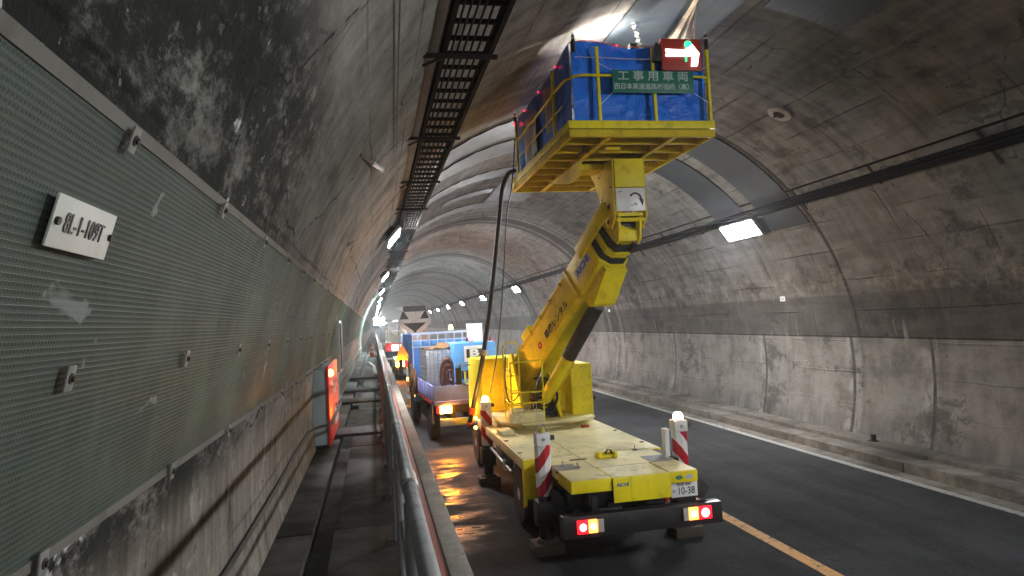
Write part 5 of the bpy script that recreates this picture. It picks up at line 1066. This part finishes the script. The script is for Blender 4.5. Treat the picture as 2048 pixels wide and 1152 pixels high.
b = MB(); b.tube(spline([Matrix.Translation((2.10, 16.0, 0)) @ RZ @ Vector(p) for p in ((-0.5, 0.5, 1.1), (-0.3, 0.1, 1.42), (-0.1, -0.03, 1.36), (0.2, -0.05, 1.32), (0.45, -0.04, 1.38), (0.7, 0.3, 1.5))]), 0.018, 7)
tag(b.build('red_hose', 'brown', smooth=True), 'thin reddish hose draped over the lilac tailgate', 'hose')
yh = bthing('yellow_pump', 0.02, 0.3, 1.03, 'small yellow U shaped handle with white bottle behind the tailgate', 'pump')
b = MB(); b.tube([(-0.08, 0, 0.62), (-0.07, 0, 0.36), (0.08, 0, 0.36), (0.09, 0, 0.50)], 0.018, 8); b.box(-0.05, 0.05, -0.05, 0.05, 0.0, 0.34); b.build('frame', 'yellow', yh, local=True)
b = MB(); b.lathe([(0, 0.36), (0.05, 0.36), (0.05, 0.58), (0.02, 0.64), (0.02, 0.68), (0, 0.68)], (0.10, 0.06, 0), 'Z', 12); b.build('bottle', 'plate', yh, local=True, smooth=True)

# ------------------------------------------------------------------ vehicles farther ahead
lt = empty('lift_truck', (1.85, 36.0, 0), 'dark truck with a tall grey folded lift frame and orange tail lamps', 'truck')
b = MB(); b.box(0.98, 2.85, 36.0, 41.5, 0.55, 0.85); b.box(0.98, 2.85, 36.05, 41.5, 0.86, 1.0); lt_c = b.build('chassis', 'chassis', lt, bevel=0.01)
b = MB(); b.box(1.6, 2.8, 41.6, 43.2, 0.6, 2.25); b.build('cab', 'darkblue', lt, bevel=0.06)
for x0, x1, mt in ((1.02, 1.42, 'L_amb'), (1.43, 1.58, 'L_red'), (1.70, 1.82, 'L_amb'), (2.45, 2.8, 'L_amb')):
    b = MB(); b.box(x0, x1, 35.93, 35.995, 0.72, 0.98); b.build('tail_lamp', mt, lt, bevel=0.008)
for x, y in ((1.05, 37.2), (2.75, 37.2), (1.05, 42.3), (2.75, 42.3)):
    b = MB(); b.lathe([(0.0, -0.1), (0.34, -0.1), (0.38, -0.06), (0.38, 0.06), (0.34, 0.1), (0, 0.1)], (x, y, 0.38), 'X', 20); b.build('wheel', 'black', lt, smooth=True)
TF = Matrix.Translation((2.07, 36.6, 0)) @ Matrix(((1, 0, 0), (0, 0, -1), (0, 1, 0))).to_4x4()
b = MB(); b.prism([(-0.62, 3.48), (0.62, 3.48), (0.80, 2.95), (0.16, 2.38), (-0.16, 2.38), (-0.80, 2.95)], TF, -0.5, -0.06); lf = b.build('lift_frame', 'chassis', lt)  # black backing puts the darkness of the openings behind the bars
b = MB()
def tri(*p): return [Vector((x, 36.6, z)) for x, z in p]
def fbar(a_, c_, w_): b.bar((2.07+a_[0], 36.61, a_[1]), (2.07+c_[0], 36.61, c_[1]), 0.08, w_, up=(0, 0, 1))
fbar((-0.86, 2.98), (0.86, 2.98), 0.20); fbar((-0.82, 2.93), (-0.12, 2.36), 0.20); fbar((0.82, 2.93), (0.12, 2.36), 0.20); fbar((-0.66, 3.45), (-0.84, 3.0), 0.08); fbar((0.66, 3.45), (0.84, 3.0), 0.08)
b.build('frame_bars', 'greyframe', lf)
b = MB(); b.prism([(-0.52, 3.47), (0.52, 3.47), (0.28, 3.08), (-0.28, 3.08)], TF, 0.0, 0.05); b.build('centre_plate', 'greyframe', lf)
b = MB(); b.box(1.5, 2.64, 36.4, 37.2, 3.49, 3.75); b.build('top_beam', 'chassis', lt)
b = MB(); b.box(1.14, 1.46, 36.5, 36.6, 3.58, 3.72); b.box(2.5, 2.62, 36.45, 36.5, 3.45, 3.5); b.build('top_lamp_bracket', 'galv', lt)
b = MB(); b.box(1.98, 2.16, 36.7, 36.9, 1.0, 2.4); b.box(1.2, 1.28, 36.8, 36.9, 1.0, 2.9); b.box(2.7, 2.78, 36.8, 36.9, 1.0, 2.9); b.build('lift_post', 'galv', lt)
b = MB(); b.box(2.35, 2.78, 37.5, 41, 1.001, 2.6); b.build('load_box', 'greyframe', lt, bevel=0.02)
b = MB(); b.prism([(0.98, 1.02), (1.72, 1.02), (1.45, 1.68), (1.34, 1.86), (1.24, 1.62)], Matrix.Translation((0, 36.12, 0)) @ Matrix(((1, 0, 0), (0, 0, -1), (0, 1, 0))).to_4x4(), -0.05, 0.05)
o = b.build('orange_board', 'amberplastic', bevel=0.01); tag(o, 'orange triangular vinyl board standing on the tail of the lift truck', 'board')
b = MB(); b.lathe([(0, 0.004), (0.16, 0.004), (0.16, 0.05), (0.055, 0.06), (0.05, 0.85), (0.035, 0.9), (0, 0.9)], (1.06, 24.2, 0), 'Z', 14); dl = b.build('delineator_post', 'amberplastic', smooth=True); tag(dl, 'amber and white delineator post on the road left of the blue truck', 'post')
for z in (0.3, 0.55):
    b = MB(); b.lathe([(0.053, z), (0.058, z), (0.058, z+0.13), (0.053, z+0.13)], (1.06, 24.2, 0), 'Z', 14); b.build('white_band', 'plate', dl)
b = MB(); b.lathe([(0, 0.9), (0.05, 0.9), (0.05, 1.0), (0, 1.02)], (1.06, 24.2, 0), 'Z', 12); b.build('lamp', 'L_blk', dl)
st = empty('sign_stand', (1.45, 30.5, 0), 'pale upright stand on the road behind the lift truck', 'stand')
b = MB(); b.box(1.28, 1.62, 30.48, 30.52, 0.55, 1.0); b.build('panel', 'dirtywhite', st)
b = MB()
for x in (1.3, 1.6): b.bar((x, 30.5, 1.0), (x, 30.2, 0.0), 0.03); b.bar((x, 30.5, 1.0), (x, 30.8, 0.0), 0.03)
b.build('legs', 'galv', st)

wt = empty('white_truck', (1.35, 51, 0), 'far white truck with red rear corner and a lit white tail board', 'truck')
b = MB(); b.box(0.75, 2.6, 51.0, 56.0, 0.5, 0.95); b.build('chassis', 'chassis', wt)
b = MB(); b.box(0.72, 2.6, 50.95, 50.99, 0.98, 1.55); tb_ = b.build('tailgate', 'red', wt)
b = MB(); b.box(1.18, 2.58, 50.90, 50.945, 0.98, 1.42); b.build('lit_board', 'L_board', wt)  # emission stands in for light falling on this board
b = MB(); b.box(0.85, 1.12, 50.90, 50.945, 1.05, 1.30); b.build('tail_lamp', 'L_red', wt)
b = MB(); b.box(0.72, 2.6, 50.8, 51.0, 0.40, 0.5); b.build('bumper', 'plate', wt)
b = MB(); b.box(0.75, 2.6, 51.1, 54.5, 1.0, 1.6); b.box(1.1, 2.2, 52.0, 53.5, 1.6, 2.4); b.build('body', 'dirtywhite', wt, bevel=0.03)
b = MB(); b.tube([(0.95, 51.3, 1.6), (0.95, 51.3, 2.7)], 0.05, 8); b.tube([(1.9, 51.3, 1.6), (1.9, 51.3, 3.1)], 0.05, 8); b.tube([(0.9, 51.3, 3.05), (2.4, 51.3, 3.05)], 0.05, 8); b.tube([(0.95, 51.3, 2.6), (1.5, 51.4, 2.0), (2.2, 51.3, 2.7)], 0.06, 8); b.build('pipe_frame', 'beige', wt)
b = MB(); b.box(0.85, 2.5, 54.8, 56.3, 0.9, 2.4); b.build('cab', 'white_p', wt, bevel=0.06)
for x, y in ((0.85, 52.0), (2.5, 52.0), (0.85, 55.3), (2.5, 55.3)):
    b = MB(); b.lathe([(0, -0.1), (0.36, -0.1), (0.4, -0.05), (0.4, 0.05), (0.36, 0.1), (0, 0.1)], (x, y, 0.4), 'X', 18); b.build('wheel', 'black', wt, smooth=True)
fd = empty('flood_light', (0.43, 49.0, WZ+0.03), 'dazzling white flood light on a stand at the far end of the walkway', 'flood light')
b = MB(); b.tube([(0.43, 49, 1.13), (0.43, 49, 2.85)], 0.03, 8); b.build('mast', 'galv', fd)
for a_ in (0.3, 2.4, 4.5):
    b = MB(); b.tube([(0.43, 49, 1.7), (0.43+0.14*math.cos(a_), 49+0.35*math.sin(a_), 1.14)], 0.018, 6); b.build('leg', 'galv', fd)
b = MB(); b.box(-0.02, 0.74, 49.0, 49.16, 2.86, 3.42); b.build('housing', 'chassis', fd, bevel=0.02)
for k in range(6):
    b = MB(); b.lathe([(0, 0), (0.115, 0), (0.105, -0.03), (0, -0.04)], (0.11+0.25*(k % 3), 48.995, 3.0+0.27*(k//3)), 'Y', 16); b.build('lens', 'L_flood', fd)
cn_ = empty('traffic_cone', (-0.17, 41.0, WZ), 'red orange traffic cone with white bands on the walkway', 'cone')
b = MB(); b.lathe([(0, 0.03), (0.15, 0.03), (0.05, 0.68), (0.03, 0.70), (0, 0.70)], (-0.17, 41, WZ), 'Z', 20); b.build('cone', 'conered', cn_, smooth=True)
b = MB(); b.box(-0.37, 0.03, 40.8, 41.2, WZ+0.005, WZ+0.03); b.build('base', 'conered', cn_)
for z0_, z1_ in ((0.22, 0.34), (0.44, 0.55)):
    r0_, r1_ = 0.15-0.1*(z0_-0.03)/0.65+0.003, 0.15-0.1*(z1_-0.03)/0.65+0.003; b = MB(); b.lathe([(r0_-0.01, z0_), (r0_, z0_), (r1_, z1_), (r1_-0.01, z1_)], (-0.17, 41, WZ), 'Z', 20); b.build('white_band', 'plate', cn_)

# ------------------------------------------------------------------ tunnel haze, also standing in for lens bloom round the lamps
HAZE = 0.0011
if HAZE:
    b = MB(); b.box(-3.5, 12.0, -45.0, 960.0, -2.0, 9.0)
    g = G('tunnel_air'); g.t.nodes.remove(g.b); pv = g.n('ShaderNodeVolumePrincipled'); pv.inputs['Density'].default_value = HAZE; pv.inputs['Anisotropy'].default_value = 0.75
    pv.inputs['Color'].default_value = (0.92, 0.95, 1.0, 1); g.t.links.new(pv.outputs[0], [n for n in g.t.nodes if n.type == 'OUTPUT_MATERIAL'][0].inputs['Volume'])
    hz = b.build('haze', g.m); tag(hz, 'thin pale dusty air filling the tunnel', 'haze', kind='stuff')
